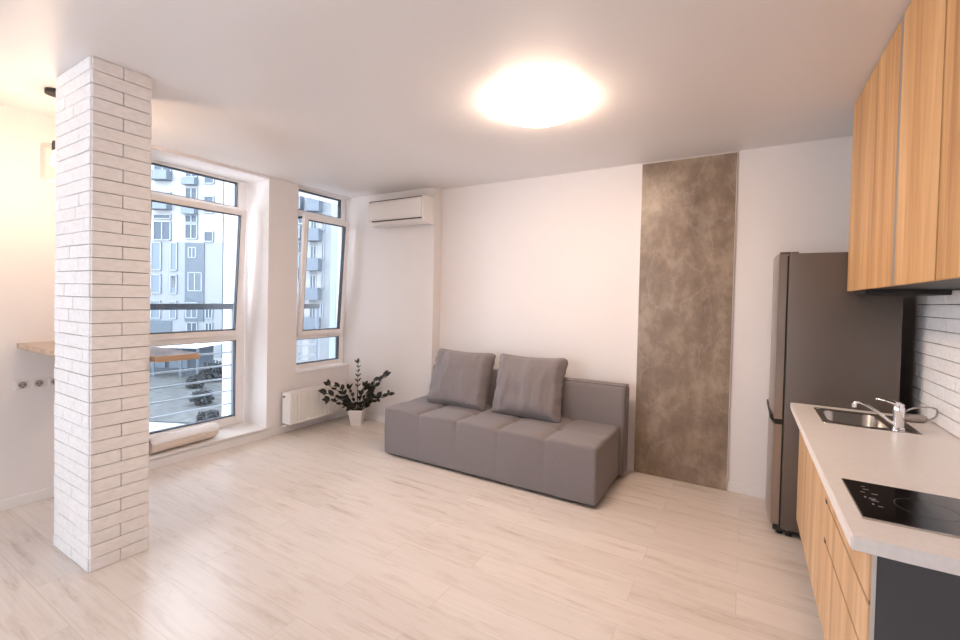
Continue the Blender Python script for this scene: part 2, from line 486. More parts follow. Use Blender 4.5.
root = empty('fill_window_rear', ((RW[0]+RW[1])/2, YR-0.1, RW[2]), kind='structure')  # unseen window added behind the camera to let in fill daylight
bm = NB()
box(bm, RW[0], RW[0]+0.06, YR-0.14, YR-0.07, RW[2], RW[3]); box(bm, RW[1]-0.06, RW[1], YR-0.14, YR-0.07, RW[2], RW[3])
box(bm, RW[0], RW[1], YR-0.14, YR-0.07, RW[2], RW[2]+0.06); box(bm, RW[0], RW[1], YR-0.14, YR-0.07, RW[3]-0.06, RW[3])
box(bm, -3.04, -2.96, YR-0.14, YR-0.07, RW[2], RW[3])
obj('window_frame', bm, PVC, root)
bm = NB(); box(bm, RW[0]+0.05, RW[1]-0.05, YR-0.108, YR-0.102, RW[2]+0.05, RW[3]-0.05); obj('window_pane', bm, GLASS, root)

root = empty('fill_window_left', (-4.6, (LWa+LWb)/2, 0.3), kind='structure')  # unseen window added to brighten the kitchen side with daylight
bm = NB(); ringbox(bm, -4.66, -4.59, LWa, LWb, 0.3, 2.6, 0.07); box(bm, -4.66, -4.59, -1.24, -1.16, 0.37, 2.53); obj('window_frame', bm, PVC, root)
bm = NB(); box(bm, -4.628, -4.622, LWa+0.05, LWb-0.05, 0.35, 2.55); obj('window_pane', bm, GLASS, root)

# railings outside the windows
for (ya, yb, kl, n) in ((1.7, 2.93, 'dark metal balcony railing outside the tall window on the left', 5),
                     (3.15, 4.10, 'dark metal railing outside the narrow window above the radiator', 5)):
    t = empty('balcony_railing', (-5.02, (ya+yb)/2, 0.1), kl, 'railing', 'window railings')
    bm = NB(); box(bm, -5.05, -4.99, ya, yb, 1.335, 1.40, 0.006)
    obj('handrail', bm, mat('railing_slate', (0.05, 0.065, 0.085), 0.5), t)
    for k in range(n+1):
        z = 0.26 + 0.147*k
        bm = NB(); box(bm, -5.03, -5.012, ya, yb, z-0.009, z+0.009, 0.003)
        obj('rail', bm, mat('rail_galvanised', (0.28, 0.33, 0.38), 0.5, 0.0), t)
    for y in (ya, yb-0.03):
        bm = NB(); box(bm, -5.04, -5.005, y, y+0.03, 0.0, 1.34, 0.003)
        obj('post', bm, mat('railing_post', (0.16, 0.22, 0.28), 0.5), t)

# ------------------------------------------------------------------ brick pillar
def tiled_face(bm, p0, ud, nd, width, height, rows, pattern, th=0.011, gap=0.0035, mi=0, jit=0.003, z0=0.0):
    """individual brick slips standing on a face; p0 origin at floor, ud unit along the face, nd outward"""
    p0, ud, nd = Vector(p0), Vector(ud), Vector(nd)
    rh = height/rows
    for r in range(rows):
        xs = pattern(r)
        for a, b in xs:
            a2, b2 = a+gap/2, b-gap/2
            if b2-a2 < 0.01: continue
            t = th + random.uniform(-jit, jit)*0.5
            dz = random.uniform(-0.0012, 0.0012)
            z_a, z_b = z0+r*rh+gap/2+dz*0.4, z0+(r+1)*rh-gap/2+dz*0.4
            vs = box(bm, a2, b2, -0.002, t, z_a, z_b, 0.0022, 1, mi)
            for v in vs:
                q = v.co
                w = Vector((q.x, 0, q.z))
                off = noise.noise(w*23+Vector((0, r*1.7, 0)))*0.0022 if q.y > t*0.6 else 0
                e = noise.noise(w*15+Vector((9, 3, r)))*0.0012
                v.co = p0 + ud*(q.x) + nd*(q.y+off) + Vector((0, 0, q.z+e))
PX0, PX1, PY0, PY1 = -3.480, -2.990, 0.976, 1.236    # core
t = empty('brick_pillar', ((PX0+PX1)/2, (PY0+PY1)/2, 0), 'square pillar clad in white brick slips, standing by the tall window', 'pillar')
bm = NB(); box(bm, PX0, PX1, PY0, PY1, 0, H); obj('core', bm, GROUT, t)
ROWS = 39
bm = NB()
fw = PY1-PY0
def patA(r):
    return [(0, fw+0.012)] if r % 2 else [(0, fw*0.53), (fw*0.53, fw+0.012)]
tiled_face(bm, (PX1, PY0-0.006, 0), (0, 1, 0), (1, 0, 0), fw, H, ROWS, patA)
fw2 = PX1-PX0
def patB(r):
    k = [0.0, 0.30, 0.62, 0.16, 0.45][r % 5]
    c = [0]+[x for x in (k*fw2+0.0, k*fw2+0.27) if 0.05 < x < fw2-0.05]+[fw2+0.008]
    return list(zip(c[:-1], c[1:]))
tiled_face(bm, (PX0-0.006, PY0, 0), (1, 0, 0), (0, -1, 0), fw2, H, ROWS, patB, gap=0.0028)
tiled_face(bm, (PX1+0.006, PY1, 0), (-1, 0, 0), (0, 1, 0), fw2, H, ROWS, patB)
tiled_face(bm, (PX0, PY1+0.006, 0), (0, -1, 0), (-1, 0, 0), fw, H, ROWS, patA)
obj('brick_cladding', bm, TILE, t)

# bar shelf
bm = NB()
vs = prism(bm, [(XL, 1.0), (-3.496, 1.0), (-3.496, 1.254), (-2.93, 1.254), (-2.915, 1.49), (XL, 1.49)], 1.105, 1.14)
bmesh.ops.bevel(bm, geom=list(bm.edges), offset=0.002, segments=1, affect='EDGES')
o = obj('bar_counter', bm, BARW, base=(-3.9, 1.25, 1.105))
tag(o, 'wooden bar board at chest height running from the left wall around the white pillar', 'bar counter')
# sockets
t = empty('wall_socket', (XL, 1.11, 0.847), 'triple white wall socket strip under the wooden bar board', 'socket')
bm = NB(); box(bm, XL, XL+0.008, 0.985, 1.24, 0.810, 0.884, 0.003); obj('frame', bm, PLAST2, t)
for k in range(3):
    y = 1.0275+0.085*k
    bm = NB(); box(bm, XL+0.006, XL+0.012, y-0.034, y+0.034, 0.818, 0.876, 0.003)
    f = obj('cover_plate', bm, PLAST, t)
    bm = NB(); lathe(bm, [(0.0, 0.002), (0.020, 0.002), (0.023, 0.0)], (0, 0, 0), 24, Matrix.Translation((XL+0.0125, y, 0.847)) @ Matrix.Rotation(PI/2, 4, 'Y'))
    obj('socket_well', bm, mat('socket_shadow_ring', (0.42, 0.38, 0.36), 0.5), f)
    bm = NB()
    for dy in (-0.010, 0.010):
        lathe(bm, [(0.0, 0.003), (0.0045, 0.003), (0.0045, 0)], (0, 0, 0), 10, Matrix.Translation((XL+0.0125, y+dy, 0.847)) @ Matrix.Rotation(PI/2, 4, 'Y'))
    box(bm, XL+0.012, XL+0.017, y-0.003, y+0.003, 0.826, 0.834)
    obj('contact', bm, SOCKIN, f)

# pendant lamp over the bar
pc = (-3.72, 1.165+0.0)
pc = (-3.72, 1.036)
t = empty('pendant_lamp', (pc[0], pc[1], 2.75), 'small pendant lamp with clear glass shade hanging behind the white pillar', 'lamp')
bm = NB(); lathe(bm, [(0, 0), (0.055, 0), (0.055, -0.024), (0, -0.026)], (pc[0], pc[1], H)); obj('ceiling_rose', bm, BLACK, t, True, angle=40)
bm = NB(); tube(bm, [(pc[0], pc[1], H-0.02), (pc[0], pc[1], 2.43)], 0.003, 6); obj('cord', bm, BLACK, t)
bm = NB(); lathe(bm, [(0, 0.06), (0.018, 0.06), (0.022, 0.04), (0.022, 0), (0, 0)], (pc[0], pc[1], 2.38)); obj('lamp_holder', bm, BLACK, t, True, angle=40)
bm = NB(); lathe(bm, [(0.0, 0.0), (0.02, 0.0), (0.070, -0.004), (0.074, -0.02), (0.074, -0.22)], (pc[0], pc[1], 2.415), 28)
lathe(bm, [(0.072, -0.22), (0.072, -0.02), (0.068, -0.006), (0.02, -0.003)], (pc[0], pc[1], 2.415), 28)
obj('glass_shade', bm, glass_mat('shade_glass', (0.99, 0.985, 0.98), 0.2), t, True)
bm = NB(); lathe(bm, [(0, 0), (0.012, 0), (0.016, -0.02), (0.028, -0.05), (0.030, -0.07), (0.022, -0.092), (0, -0.10)], (pc[0], pc[1], 2.385), 20)
obj('bulb', bm, emit('warm_bulb', (1.0, 0.70, 0.42), 60), t, True)

# ------------------------------------------------------------------ decorative wall panel
t = empty('decorative_wall_panel', (-0.455, YB, 0), 'tall grey-brown concrete-look panel fixed to the wall beside the sofa', 'wall panel')
bm = NB(); box(bm, -0.819, -0.093, YB-0.016, YB, 0.004, 2.735, 0.001); obj('panel_face', bm, CONC, t)
bm = NB()
box(bm, -0.823, -0.8185, YB-0.018, YB, 0.0, 2.742, 0.0008); box(bm, -0.0935, -0.089, YB-0.018, YB, 0.0, 2.742, 0.0008)
box(bm, -0.819, -0.093, YB-0.019, YB, 2.735, 2.742, 0.001)
tag(obj('edge_trim', bm, mat('pale_edge_trim', (0.74, 0.70, 0.66), 0.35, 0.2), t), 'thin pale edge strip')

# ------------------------------------------------------------------ sofa
SX0, SX1, SY0, SY1 = -2.945, -0.892, 3.190, 3.868
sofa = empty('sofa', (-1.93, 3.62, 0), 'long armless grey fabric sofa with tufted seat against the back wall', 'sofa')
seams = [SX0+(SX1-SX0)*k/5 for k in range(1, 5)]
ymid = 3.53
def seatfn(p):
    off = Vector((0, 0, 0))
    dx = min(abs(p.x-s) for s in seams)
    g = math.exp(-(dx/0.016)**2)
    g2 = math.exp(-(dx/0.05)**2)
    if p.z > 0.36:
        k = min(1, (p.z-0.36)/0.08)
        gy = math.exp(-((p.y-ymid)/0.018)**2); gy2 = math.exp(-((p.y-ymid)/0.07)**2)
        button = math.exp(-((dx/0.035)**2+((p.y-ymid)/0.035)**2))
        off.z -= k*(0.011*g+0.011*g2)
        off.z -= k*(0.001*gy+0.005*gy2)
        off.z -= k*0.012*button
        off.z += k*0.004*noise.noise(p*5)
    if p.y < SY0+0.05:
        t_ = max(0, min(1, (p.z-0.05)/0.4))
        off.y += (0.003+0.010*t_**3)*g+0.006*t_**2*g2
        off.y -= 0.006*math.sin(PI*max(0, min(1, (p.z-0.03)/0.42)))
    off += Vector((0, 0.0015*noise.noise(p*7), 0))
    return off
bm = rbox(SX0, SX1, SY0, SY1, 0.022, 0.462, 0.022, 0.0135, seatfn)
obj('seat', bm, FABRIC, sofa, True)
def backfn(p):
    return Vector((0, -0.006*math.sin(PI*max(0, min(1, (p.z-0.45)/0.36))) if p.y < 3.90 else 0, 0.004*noise.noise(p*3) if p.z > 0.7 else 0))
bm = rbox(-2.885, -0.857, 3.866, 4.035, 0.022, 0.800, 0.024, 0.025, backfn)
obj('backrest', bm, FABRIC, sofa, True)
bm = NB()
for y in (3.875, 4.028):
    tube(bm, [(-0.862, y, 0.06), (-0.860, y, 0.77)], 0.0035, 6)
tube(bm, [(-2.86, 3.874, 0.797), (-0.872, 3.874, 0.797)], 0.0035, 6)
tube(bm, [(-0.860, 3.90, 0.797), (-0.860, 4.01, 0.797)], 0.0035, 6)
obj('backrest_piping', bm, PIPING, sofa)
bm = NB(); box(bm, SX0+0.03, SX1-0.02, SY0+0.035, 4.0, 0.008, 0.035); obj('base', bm, BLACK, sofa)
for (x, y) in ((SX0+0.12, SY0+0.1), (SX1-0.12, SY0+0.1), (SX0+0.12, 3.95), (SX1-0.1, 3.95)):
    bm = NB(); lathe(bm, [(0, 0), (0.022, 0), (0.026, 0.02), (0, 0.02)], (x, y, 0), 16); obj('foot', bm, BLACK, sofa)

# ------------------------------------------------------------------ cushions
def cushion(cx, cy, cz, w, h, th, lean, yaw, roll, label, seed):
    """bottom-centre of the front face at (cx,cy,cz)"""
    hx, hz = w/2, h/2
    def fn(p):
        u, v = p.x/hx, p.z/hz
        d = Vector((0, 0, 0))
        au, av = min(1, abs(u)), min(1, abs(v))
        puff = (1-au**2.6)*(1-av**2.6)
        s = p.y/(th/2)
        edge = 1-max(0, min(1, (1-max(au, av))/0.16))
        d.y += s*(0.072*puff-0.038*edge)
        # sides pull in between the corners
        d.x -= (0.030*(1-av**2))*u*au**3
        d.z -= (0.022*(1-au**2))*v*av**3
        # wrinkles near the seams
        wr = max(au, av)**6
        if au > 0.8: d.y += 0.009*wr*math.sin(v*20+seed+3*noise.noise(Vector((v*3, seed, 0))))
        d.y += s*0.022*noise.noise(Vector((u*1.7+seed, v*2.2, seed)))+ s*0.014*noise.noise(Vector((u*5+seed, v*1.6, seed)))+ s*0.006*noise.noise(Vector((u*13+seed, v*4, seed)))
        # sag of the fabric with a soft vertical fold
        d.y += s*0.008*math.exp(-((u+0.35-0.3*v)/0.10)**2)*(1-av**2)*(1 if seed < 2 else -0.4)
        d.z -= 0.006*av*abs(u)*(1 if v < 0 else 0)
        return d
    bm = rbox(-hx, hx, -th/2, th/2, -hz, hz, th*0.36, 0.0135, fn)
    M = Matrix.Translation((cx, cy, cz)) @ Matrix.Rotation(yaw, 4, 'Z') @ Matrix.Rotation(-lean, 4, 'X') @ Matrix.Rotation(roll, 4, 'Y') @ Matrix.Translation((0, th/2, hz))
    for v in bm.verts: v.co = M @ v.co
    t = empty('sofa_cushion', (cx, cy, cz), label, 'cushion', 'sofa cushions')
    obj('cushion_cover', bm, FABRIC, t, True)
    return t
cushion(-2.432, 3.570, 0.458, 0.685, 0.59, 0.15, R(20), R(2), R(0.5), 'left grey square cushion leaning on the sofa, with a fold at its top edge', 0.7)
cushion(-1.690, 3.585, 0.458, 0.695, 0.595, 0.15, R(19), R(2), R(-0.5), 'right grey square cushion leaning on the sofa back, smoother face', 4.2)

# ------------------------------------------------------------------ radiator
t = empty('radiator', (XL+0.09, 3.47, 0.09), 'white ribbed panel radiator hung low on the wall under the narrow window', 'radiator')
rx0, rx1, ry0, ry1, rz0, rz1 = -4.272, -4.140, 3.035, 3.80, 0.122, 0.460
def ribs():
    bm = NB()
    prof = [(ry0+0.006, rx1-0.012)]
    n = 17; p = (ry1-ry0-0.05)/n
    y = ry0+0.025
    prof.append((y-0.004, rx1-0.012)); prof[-1] = (y-0.004, rx1)
    prof = [(ry0+0.004, rx1-0.02), (ry0+0.004, rx1)]
    for k in range(n):
        a = y+k*p
        prof += [(a+p*0.30, rx1), (a+p*0.38, rx1-0.011), (a+p*0.62, rx1-0.011), (a+p*0.70, rx1)]
    prof += [(ry1-0.004, rx1), (ry1-0.004, rx1-0.02)]
    a_ = [bm.verts.new((x, yy, rz0+0.02)) for yy, x in prof]; b_ = [bm.verts.new((x, yy, rz1-0.02)) for yy, x in prof]
    for i in range(len(prof)): bm.faces.new((a_[i], a_[(i+1) % len(prof)], b_[(i+1) % len(prof)], b_[i]))
    bm.faces.new(a_[::-1]); bm.faces.new(b_)
    box(bm, rx1-0.02, rx1, ry0+0.004, ry1-0.004, rz0, rz0+0.022, 0.003)
    box(bm, rx1-0.02, rx1, ry0+0.004, ry1-0.004, rz1-0.022, rz1, 0.003)
    return bm
obj('front_panel', ribs(), PLAST2, t)
bm = NB(); box(bm, rx0, rx0+0.02, ry0+0.004, ry1-0.004, rz0, rz1, 0.003); obj('back_panel', bm, PLAST2, t)
for (a, b) in ((ry0, ry0+0.004), (ry1-0.004, ry1)):
    bm = NB(); box(bm, rx0, rx1, a, b, rz0+0.006, rz1, 0.0015); obj('side_cover', bm, PLAST2, t)
bm = NB()
box(bm, rx0+0.006, rx1-0.006, ry0+0.004, ry1-0.004, rz1-0.006, rz1-0.002)
k = 0
y = ry0+0.03
while y < ry1-0.03:
    box(bm, rx0+0.012, rx1-0.014, y, y+0.008, rz1-0.002, rz1+0.001); y += 0.018
obj('top_grille', bm, PLAST2, t)
bm = NB(); box(bm, rx0+0.03, rx1-0.03, ry0+0.02, ry1-0.02, rz0+0.01, rz1-0.012); obj('convector_core', bm, mat('convector_grey', (0.3, 0.29, 0.28), 0.6), t)
bm = NB(); lathe(bm, [(0, 0.01), (0.012, 0.01), (0.012, 0), (0, 0)], (0, 0, 0), 16, Matrix.Translation((rx0+0.035, ry0-0.0, rz1-0.045)) @ Matrix.Rotation(PI/2, 4, 'X'))
tag(obj('vent_plug', bm, mat('plug_grey', (0.12, 0.11, 0.11), 0.4), t), 'small dark plug on the radiator end')
bm = NB(); tube(bm, [(rx0+0.04, ry0+0.02, rz0+0.01), (rx0+0.04, ry0+0.02, rz0-0.03), (rx0-0.02, ry0+0.02, rz0-0.035)], 0.009, 10)
obj('pipe', bm, PLAST2, t)
for ya in (ry0+0.12, ry1-0.16):
    bm = NB(); box(bm, XL, rx0+0.004, ya, ya+0.04, rz0+0.06, rz1-0.06); obj('wall_bracket', bm, PLAST2, t)

# ------------------------------------------------------------------ air conditioner
t = empty('air_conditioner', (-3.415, YA, 2.34), 'white split air conditioner mounted high on the wall beside the window', 'air conditioner')
ax0, ax1 = -3.815, -3.006
az0, az1 = 2.330, 2.625
prof = [(YA, az0+0.012), (YA, az1), (YA-0.165, az1), (YA-0.188, az1-0.010), (YA-0.198, az1-0.035), (YA-0.200, az0+0.085), (YA-0.190, az0+0.045), (YA-0.165, az0+0.018), (YA-0.12, az0+0.004), (YA-0.06, az0)]
bm = NB(); extr(bm, prof, 'X', ax0, ax1)
bmesh.ops.bevel(bm, geom=[e for e in bm.edges], offset=0.004, segments=2, affect='EDGES')
obj('body', bm, PLAST2, t, True, angle=35)
prof = [(YA-0.196, az1-0.018), (YA-0.206, az1-0.030), (YA-0.2085, az0+0.09), (YA-0.200, az0+0.058), (YA-0.194, az0+0.058)]
bm = NB(); extr(bm, prof, 'X', ax0+0.012, ax1-0.02)
obj('front_cover', bm, PLAST, t, True, angle=30)
bm = NB(); extr(bm, [(YA-0.2, az1-0.012), (YA-0.203, az1-0.018), (YA-0.17, az1-0.018), (YA-0.17, az1-0.012)], 'X', ax0+0.015, ax1-0.025)
obj('intake_gap', bm, mat('ac_gap', (0.07, 0.05, 0.05), 0.6), t)
bm = NB(); extr(bm, [(YA-0.199, az0+0.056), (YA-0.204, az0+0.050), (YA-0.196, az0+0.043), (YA-0.18, az0+0.045)], 'X', ax0+0.06, ax1-0.025)
obj('outlet_gap', bm, mat('ac_gap_lower', (0.09, 0.065, 0.06), 0.6), t)
bm = NB(); extr(bm, [(YA-0.193, az0+0.042), (YA-0.172, az0+0.012), (YA-0.11, az0-0.004), (YA-0.11, az0+0.004), (YA-0.165, az0+0.025), (YA-0.185, az0+0.045)], 'X', ax0+0.06, ax1-0.03)
obj('louvre', bm, PLAST, t, True, angle=30)

# ------------------------------------------------------------------ ceiling light
LC = (-1.15, 2.575)
t = empty('ceiling_light', (LC[0], LC[1], H), 'round frosted ceiling light glowing above the middle of the room', 'ceiling light')
bm = NB(); lathe(bm, [(0, 0), (0.268, 0), (0.268, -0.010), (0.24, -0.010), (0, -0.010)], (LC[0], LC[1], H), 64); obj('mounting_ring', bm, PLAST2, t, True, angle=40)
bm = NB(); lathe(bm, [(0.270, -0.008), (0.282, -0.018), (0.266, -0.046), (0.22, -0.072), (0.16, -0.088), (0.08, -0.095), (0, -0.097)], (LC[0], LC[1], H), 64)
obj('diffuser', bm, emit('lit_diffuser', (1.0, 0.76, 0.58), 42), t, True)

# ------------------------------------------------------------------ plant
PC = Vector((-3.905, 3.765, 0))
t = empty('potted_plant', PC, 'dark leafy potted plant in a square white pot between radiator and sofa', 'plant')
def sq(r, z): return [(PC.x+sx*r, PC.y+sy*r, z) for sx, sy in ((-1,-1),(1,-1),(1,1),(-1,1))]
bm = NB()
rot = Matrix.Translation(PC) @ Matrix.Rotation(R(31), 4, 'Z') @ Matrix.Translation(-PC)
rings = [[bm.verts.new(rot @ Vector(p)) for p in sq(r, z)] for r, z in ((0.058, 0.0), (0.085, 0.185), (0.078, 0.185), (0.072, 0.15))]
bm.faces.new(rings[0][::-1]); bm.faces.new(rings[-1])
for i in range(3):
    for k in range(4): bm.faces.new((rings[i][k], rings[i][(k+1) % 4], rings[i+1][(k+1) % 4], rings[i+1][k]))
bmesh.ops.bevel(bm, geom=list(bm.edges), offset=0.003, segments=2, affect='EDGES')
obj('pot', bm, mat('white_ceramic', (0.80, 0.76, 0.74), 0.35), t)
bm = NB(); rr = [[bm.verts.new(rot @ Vector(p)) for p in sq(r, z)] for r, z in ((0.070, 0.14), (0.074, 0.162))]
bm.faces.new(rr[0][::-1]); bm.faces.new(rr[1])
for k in range(4): bm.faces.new((rr[0][k], rr[0][(k+1) % 4], rr[1][(k+1) % 4], rr[1][k]))
obj('soil', bm, SOIL, t)
CR = Vector((0.859, 0.512, 0)); CF = Vector((-0.512, 0.859, 0))   # plant's own left-right and front-back
def leaf(bm, base, d, up, L, W):
    d = d.normalized(); side = d.cross(up).normalized(); nrm = side.cross(d).normalized()
    n = 6
    rows = []
    for i in range(n+1):
        s = i/n
        w = W*math.sin(PI*min(1, s*0.97+0.03))**0.75*(1-0.25*s)
        c = base + d*(L*s) - nrm*(0.16*L*s*s)
        if i in (0, n): rows.append([bm.verts.new(c)])
        else: rows.append([bm.verts.new(c-side*w+nrm*w*0.35), bm.verts.new(c), bm.verts.new(c+side*w+nrm*w*0.35)])
    for i in range(n):
        A, B = rows[i], rows[i+1]
        if len(A) == 1: bm.faces.new((A[0], B[0], B[1])); bm.faces.new((A[0], B[1], B[2]))
        elif len(B) == 1: bm.faces.new((A[0], A[1], B[0])); bm.faces.new((A[1], A[2], B[0]))
        else:
            bm.faces.new((A[0], A[1], B[1], B[0])); bm.faces.new((A[1], A[2], B[2], B[1]))
rnd = random.Random(11)
# stems: (sideways reach, front-back reach, height of tip, n leaf pairs, leaf length)
stems = [(-0.29, -0.27, 0.43, 5, 0.066), (-0.27, -0.22, 0.33, 5, 0.060), (-0.20, -0.06, 0.46, 6, 0.058), (-0.10, 0.02, 0.42, 5, 0.055),
         (0.00, 0.02, 0.73, 6, 0.046), (0.10, -0.04, 0.47, 5, 0.058), (0.22, -0.06, 0.53, 6, 0.060), (0.35, -0.12, 0.60, 6, 0.074),
         (0.27, -0.14, 0.38, 6, 0.058), (0.41, -0.17, 0.40, 6, 0.062), (-0.12, -0.16, 0.34, 5, 0.055), (0.15, 0.0, 0.36, 5, 0.052), (-0.27, -0.20, 0.50, 5, 0.060)]
for si, (sx, sf, hz, nl, ll) in enumerate(stems):
    base = PC + CR*(sx*0.12) + CF*(sf*0.1) + Vector((0, 0, 0.155))
    tip = PC + CR*sx + CF*sf + Vector((0, 0, hz))
    c1 = base + Vector((0, 0, max(0.10, (hz-0.155)*0.62))) + (CR*sx+CF*sf)*0.28
    pts = []
    for k in range(13):
        s = k/12
        pts.append(base*(1-s)**2 + c1*2*s*(1-s) + tip*s*s)
    bm = NB(); tube(bm, pts, [0.0065-0.0045*k/12 for k in range(13)], 7)
    st = obj('stem', bm, STEM, t, True)
    bm = NB()
    thin = (si == 4)
    for k in range(nl*2):
        s = 0.20 + 0.76*(k//2)/(nl-1) if not thin else 0.45+0.52*(k//2)/(nl-1)
        i = min(11, int(s*12)); f = s*12-i
        p = pts[i].lerp(pts[i+1], f); tg = (pts[i+1]-pts[i]).normalized()
        sd = tg.cross(Vector((0, 0, 1)))
        if sd.length < 0.2: sd = CR.copy()
        sd = sd.normalized()*(1 if k % 2 else -1)
        vertical = Matrix.Rotation(rnd.uniform(-0.9, 0.9), 4, tg)
        d = (tg*0.75 + (vertical @ sd)*0.8 + Vector((0, 0, rnd.uniform(-0.05, 0.25))))
        L_ = ll*rnd.uniform(0.85, 1.2)*(0.8+0.35*s)
        leaf(bm, p, d, (Vector((0, 0, 0.6))-CF*rnd.uniform(0.3, 1.2)+CR*rnd.uniform(-0.5, 0.5)), L_*1.15, L_*(0.36 if not thin else 0.2))
    tg = (pts[-1]-pts[-2]); leaf(bm, pts[-1], tg, Vector((0.3, -0.9, 0.6)), ll*1.2, ll*0.42)
    lo = obj('leaves', bm, LEAF, st, True)

# ------------------------------------------------------------------ rolled fleece on the window plinth
t = empty('rolled_blanket', (-4.42, 2.1, 0.105), 'cream rolled blanket lying on the low sill of the tall window', 'blanket')
bm = NB()
n, mseg = 40, 30
rings = []
ye, ys = 2.40, 1.83
for i in range(mseg+1):
    s = i/mseg; y = ys+(ye-ys)*s
    ring = []
    for k in range(n):
        a = 2*PI*k/n
        ru = 0.100+0.006*noise.noise(Vector((a*0.7, y*6, 1))); rv = 0.060+0.006*noise.noise(Vector((y*7, 3, a*0.4)))
        if s > 0.9: q = 1-0.25*((s-0.9)/0.1)**2; ru *= q; rv *= q
        sup = 0.8
        c, s_ = math.cos(a), math.sin(a)
        x = -4.425 + ru*math.copysign(abs(c)**sup, c) - 0.03*(s)
        z = 0.105+0.060+0.004 + rv*math.copysign(abs(s_)**sup, s_)
        ring.append(bm.verts.new((x, y+0.015*c*s, max(0.1055, z))))
    rings.append(ring)
for i in range(mseg):
    for k in range(n): bm.faces.new((rings[i][k], rings[i][(k+1) % n], rings[i+1][(k+1) % n], rings[i+1][k]))
bm.faces.new(rings[0]); bm.faces.new(rings[-1])
obj('roll', bm, ROLL, t, True, angle=60)
bm = NB()
rows = []
for i in range(mseg+1):
    s = i/mseg; y = ys+0.0+(ye+0.03-ys)*s
    row = []
    for k in range(13):
        u = k/12; a = PI*(0.13+0.80*u)
        c, s_ = math.cos(a), math.sin(a)
        ru = 0.108; rv = 0.069+0.006*noise.noise(Vector((y*9, u*4, 0)))
        row.append(bm.verts.new((-4.425-0.03*s+ru*c, y+0.012*noise.noise(Vector((u*5, 2, 2))), 0.168+rv*s_)))
    rows.append(row)
for i in range(mseg):
    for k in range(12): bm.faces.new((rows[i][k], rows[i][k+1], rows[i+1][k+1], rows[i+1][k]))
o = obj('loose_flap', bm, ROLLW, t, True)
md = o.modifiers.new('thick', 'SOLIDIFY'); md.thickness = 0.006; md.offset = 0
tag(o, 'white loose outer layer over the roll')

# ------------------------------------------------------------------ kitchen: fridge
fx0, fxb, fx1, fy0, fy1 = 0.165, 0.236, 0.795, 3.525, 4.09
t = empty('refrigerator', (0.5, 3.8, 0), 'tall grey-brown two-door refrigerator at the end of the kitchen counter', 'refrigerator')
bm = NB(); box(bm, fxb, fx1, fy0, fy1, 0.045, 1.857, 0.006); obj('cabinet_body', bm, FRIDGE, t, True, angle=40)
def door(z0, z1, name):
    bm = NB()
    prof = []
    for k in range(13):
        s = k/12; y = fy0+0.002+(fy1-fy0-0.004)*s
        x = fx0+0.016 - 0.016*math.sin(PI*s)**0.6
        prof.append((x, y))
    prof += [(fxb-0.010, fy1-0.002), (fxb-0.010, fy0+0.002)]
    vs = prism(bm, prof, z0, z1)
    return obj(name, bm, FRIDGED, t, True, angle=35)
d1 = door(0.768, 1.853, 'upper_door'); d2 = door(0.07, 0.733, 'lower_door')
bm = NB(); box(bm, fxb-0.010, fxb+0.001, fy0+0.012, fy1-0.012, 0.075, 1.845); tag(obj('door_seal', bm, BLACK, t), 'dark rubber door seal')
bm = NB(); box(bm, fx0+0.02, fxb, fy0+0.006, fy1-0.006, 0.730, 0.771); obj('handle_recess', bm, BLACK, t)
bm = NB(); extr(bm, [(fx0+0.004, 0.768), (fx0+0.004, 0.790), (fx0-0.004, 0.792), (fx0-0.006, 0.768), (fx0+0.02, 0.746), (fx0+0.02, 0.752)], 'Y', fy0+0.004, fy1-0.004)
obj('grip_lip', bm, BLACK, d1)
bm = NB(); box(bm, fx0+0.03, fxb+0.03, fy0+0.01, fy1-0.01, 0.028, 0.068, 0.003); obj('toe_grille', bm, BLACK, t)
for (x, y) in ((fx0+0.07, fy0+0.05), (fxb+0.05, fy0+0.035), (fx1-0.06, fy0+0.05), (fx0+0.07, fy1-0.05), (fx1-0.06, fy1-0.05)):
    bm = NB(); lathe(bm, [(0, 0), (0.018, 0), (0.018, 0.012), (0.008, 0.014), (0.008, 0.046), (0, 0.046)], (x, y, 0), 14); obj('foot', bm, BLACK, t)
bm = NB(); box(bm, fx0+0.02, fxb+0.05, fy0+0.01, fy0+0.07, 1.857, 1.868, 0.003); box(bm, fx0+0.02, fx0+0.06, fy0+0.02, fy0+0.05, 1.85, 1.862)
obj('hinge_cover', bm, FRIDGE, t)

# ------------------------------------------------------------------ kitchen: base units
KX, KXF = 0.318, 0.318
WT0, WT1 = 0.850, 0.890
YN, YS, YF = 1.625, 2.40, 3.505      # near end, split, fridge end
t = empty('base_cabinet', (0.61, (YS+YF)/2, 0), 'oak-fronted base cabinet under the sink, next to the refrigerator', 'cabinet')
bm = NB(); box(bm, KXF+0.02, XW-0.016, YS+0.001, YF, 0.14, 0.62)
box(bm, KXF+0.02, KXF+0.05, YS+0.001, YF, 0.14, WT0); box(bm, KXF+0.02, XW-0.016, YS+0.001, YS+0.02, 0.14, WT0); box(bm, KXF+0.02, XW-0.016, YF-0.02, YF, 0.14, WT0); box(bm, XW-0.046, XW-0.016, YS+0.001, YF, 0.14, WT0)
obj('carcass', bm, DARKPANEL, t)
bm = NB(); box(bm, KXF+0.045, XW-0.1, YS+0.001, YF, 0, 0.14); obj('plinth', bm, BLACK, t)
for (a, b) in ((YS+0.002, YS+0.5515), (YS+0.5535, YF-0.001)):
    bm = NB(); box(bm, KXF, KXF+0.0195, a, b, 0.145, 0.822, 0.0012); obj('door', bm, OAK2, t)
t = empty('drawer_cabinet', (0.61, (YN+YS)/2, 0), 'oak-fronted three-drawer cabinet with graphite end panel under the hob', 'cabinet')
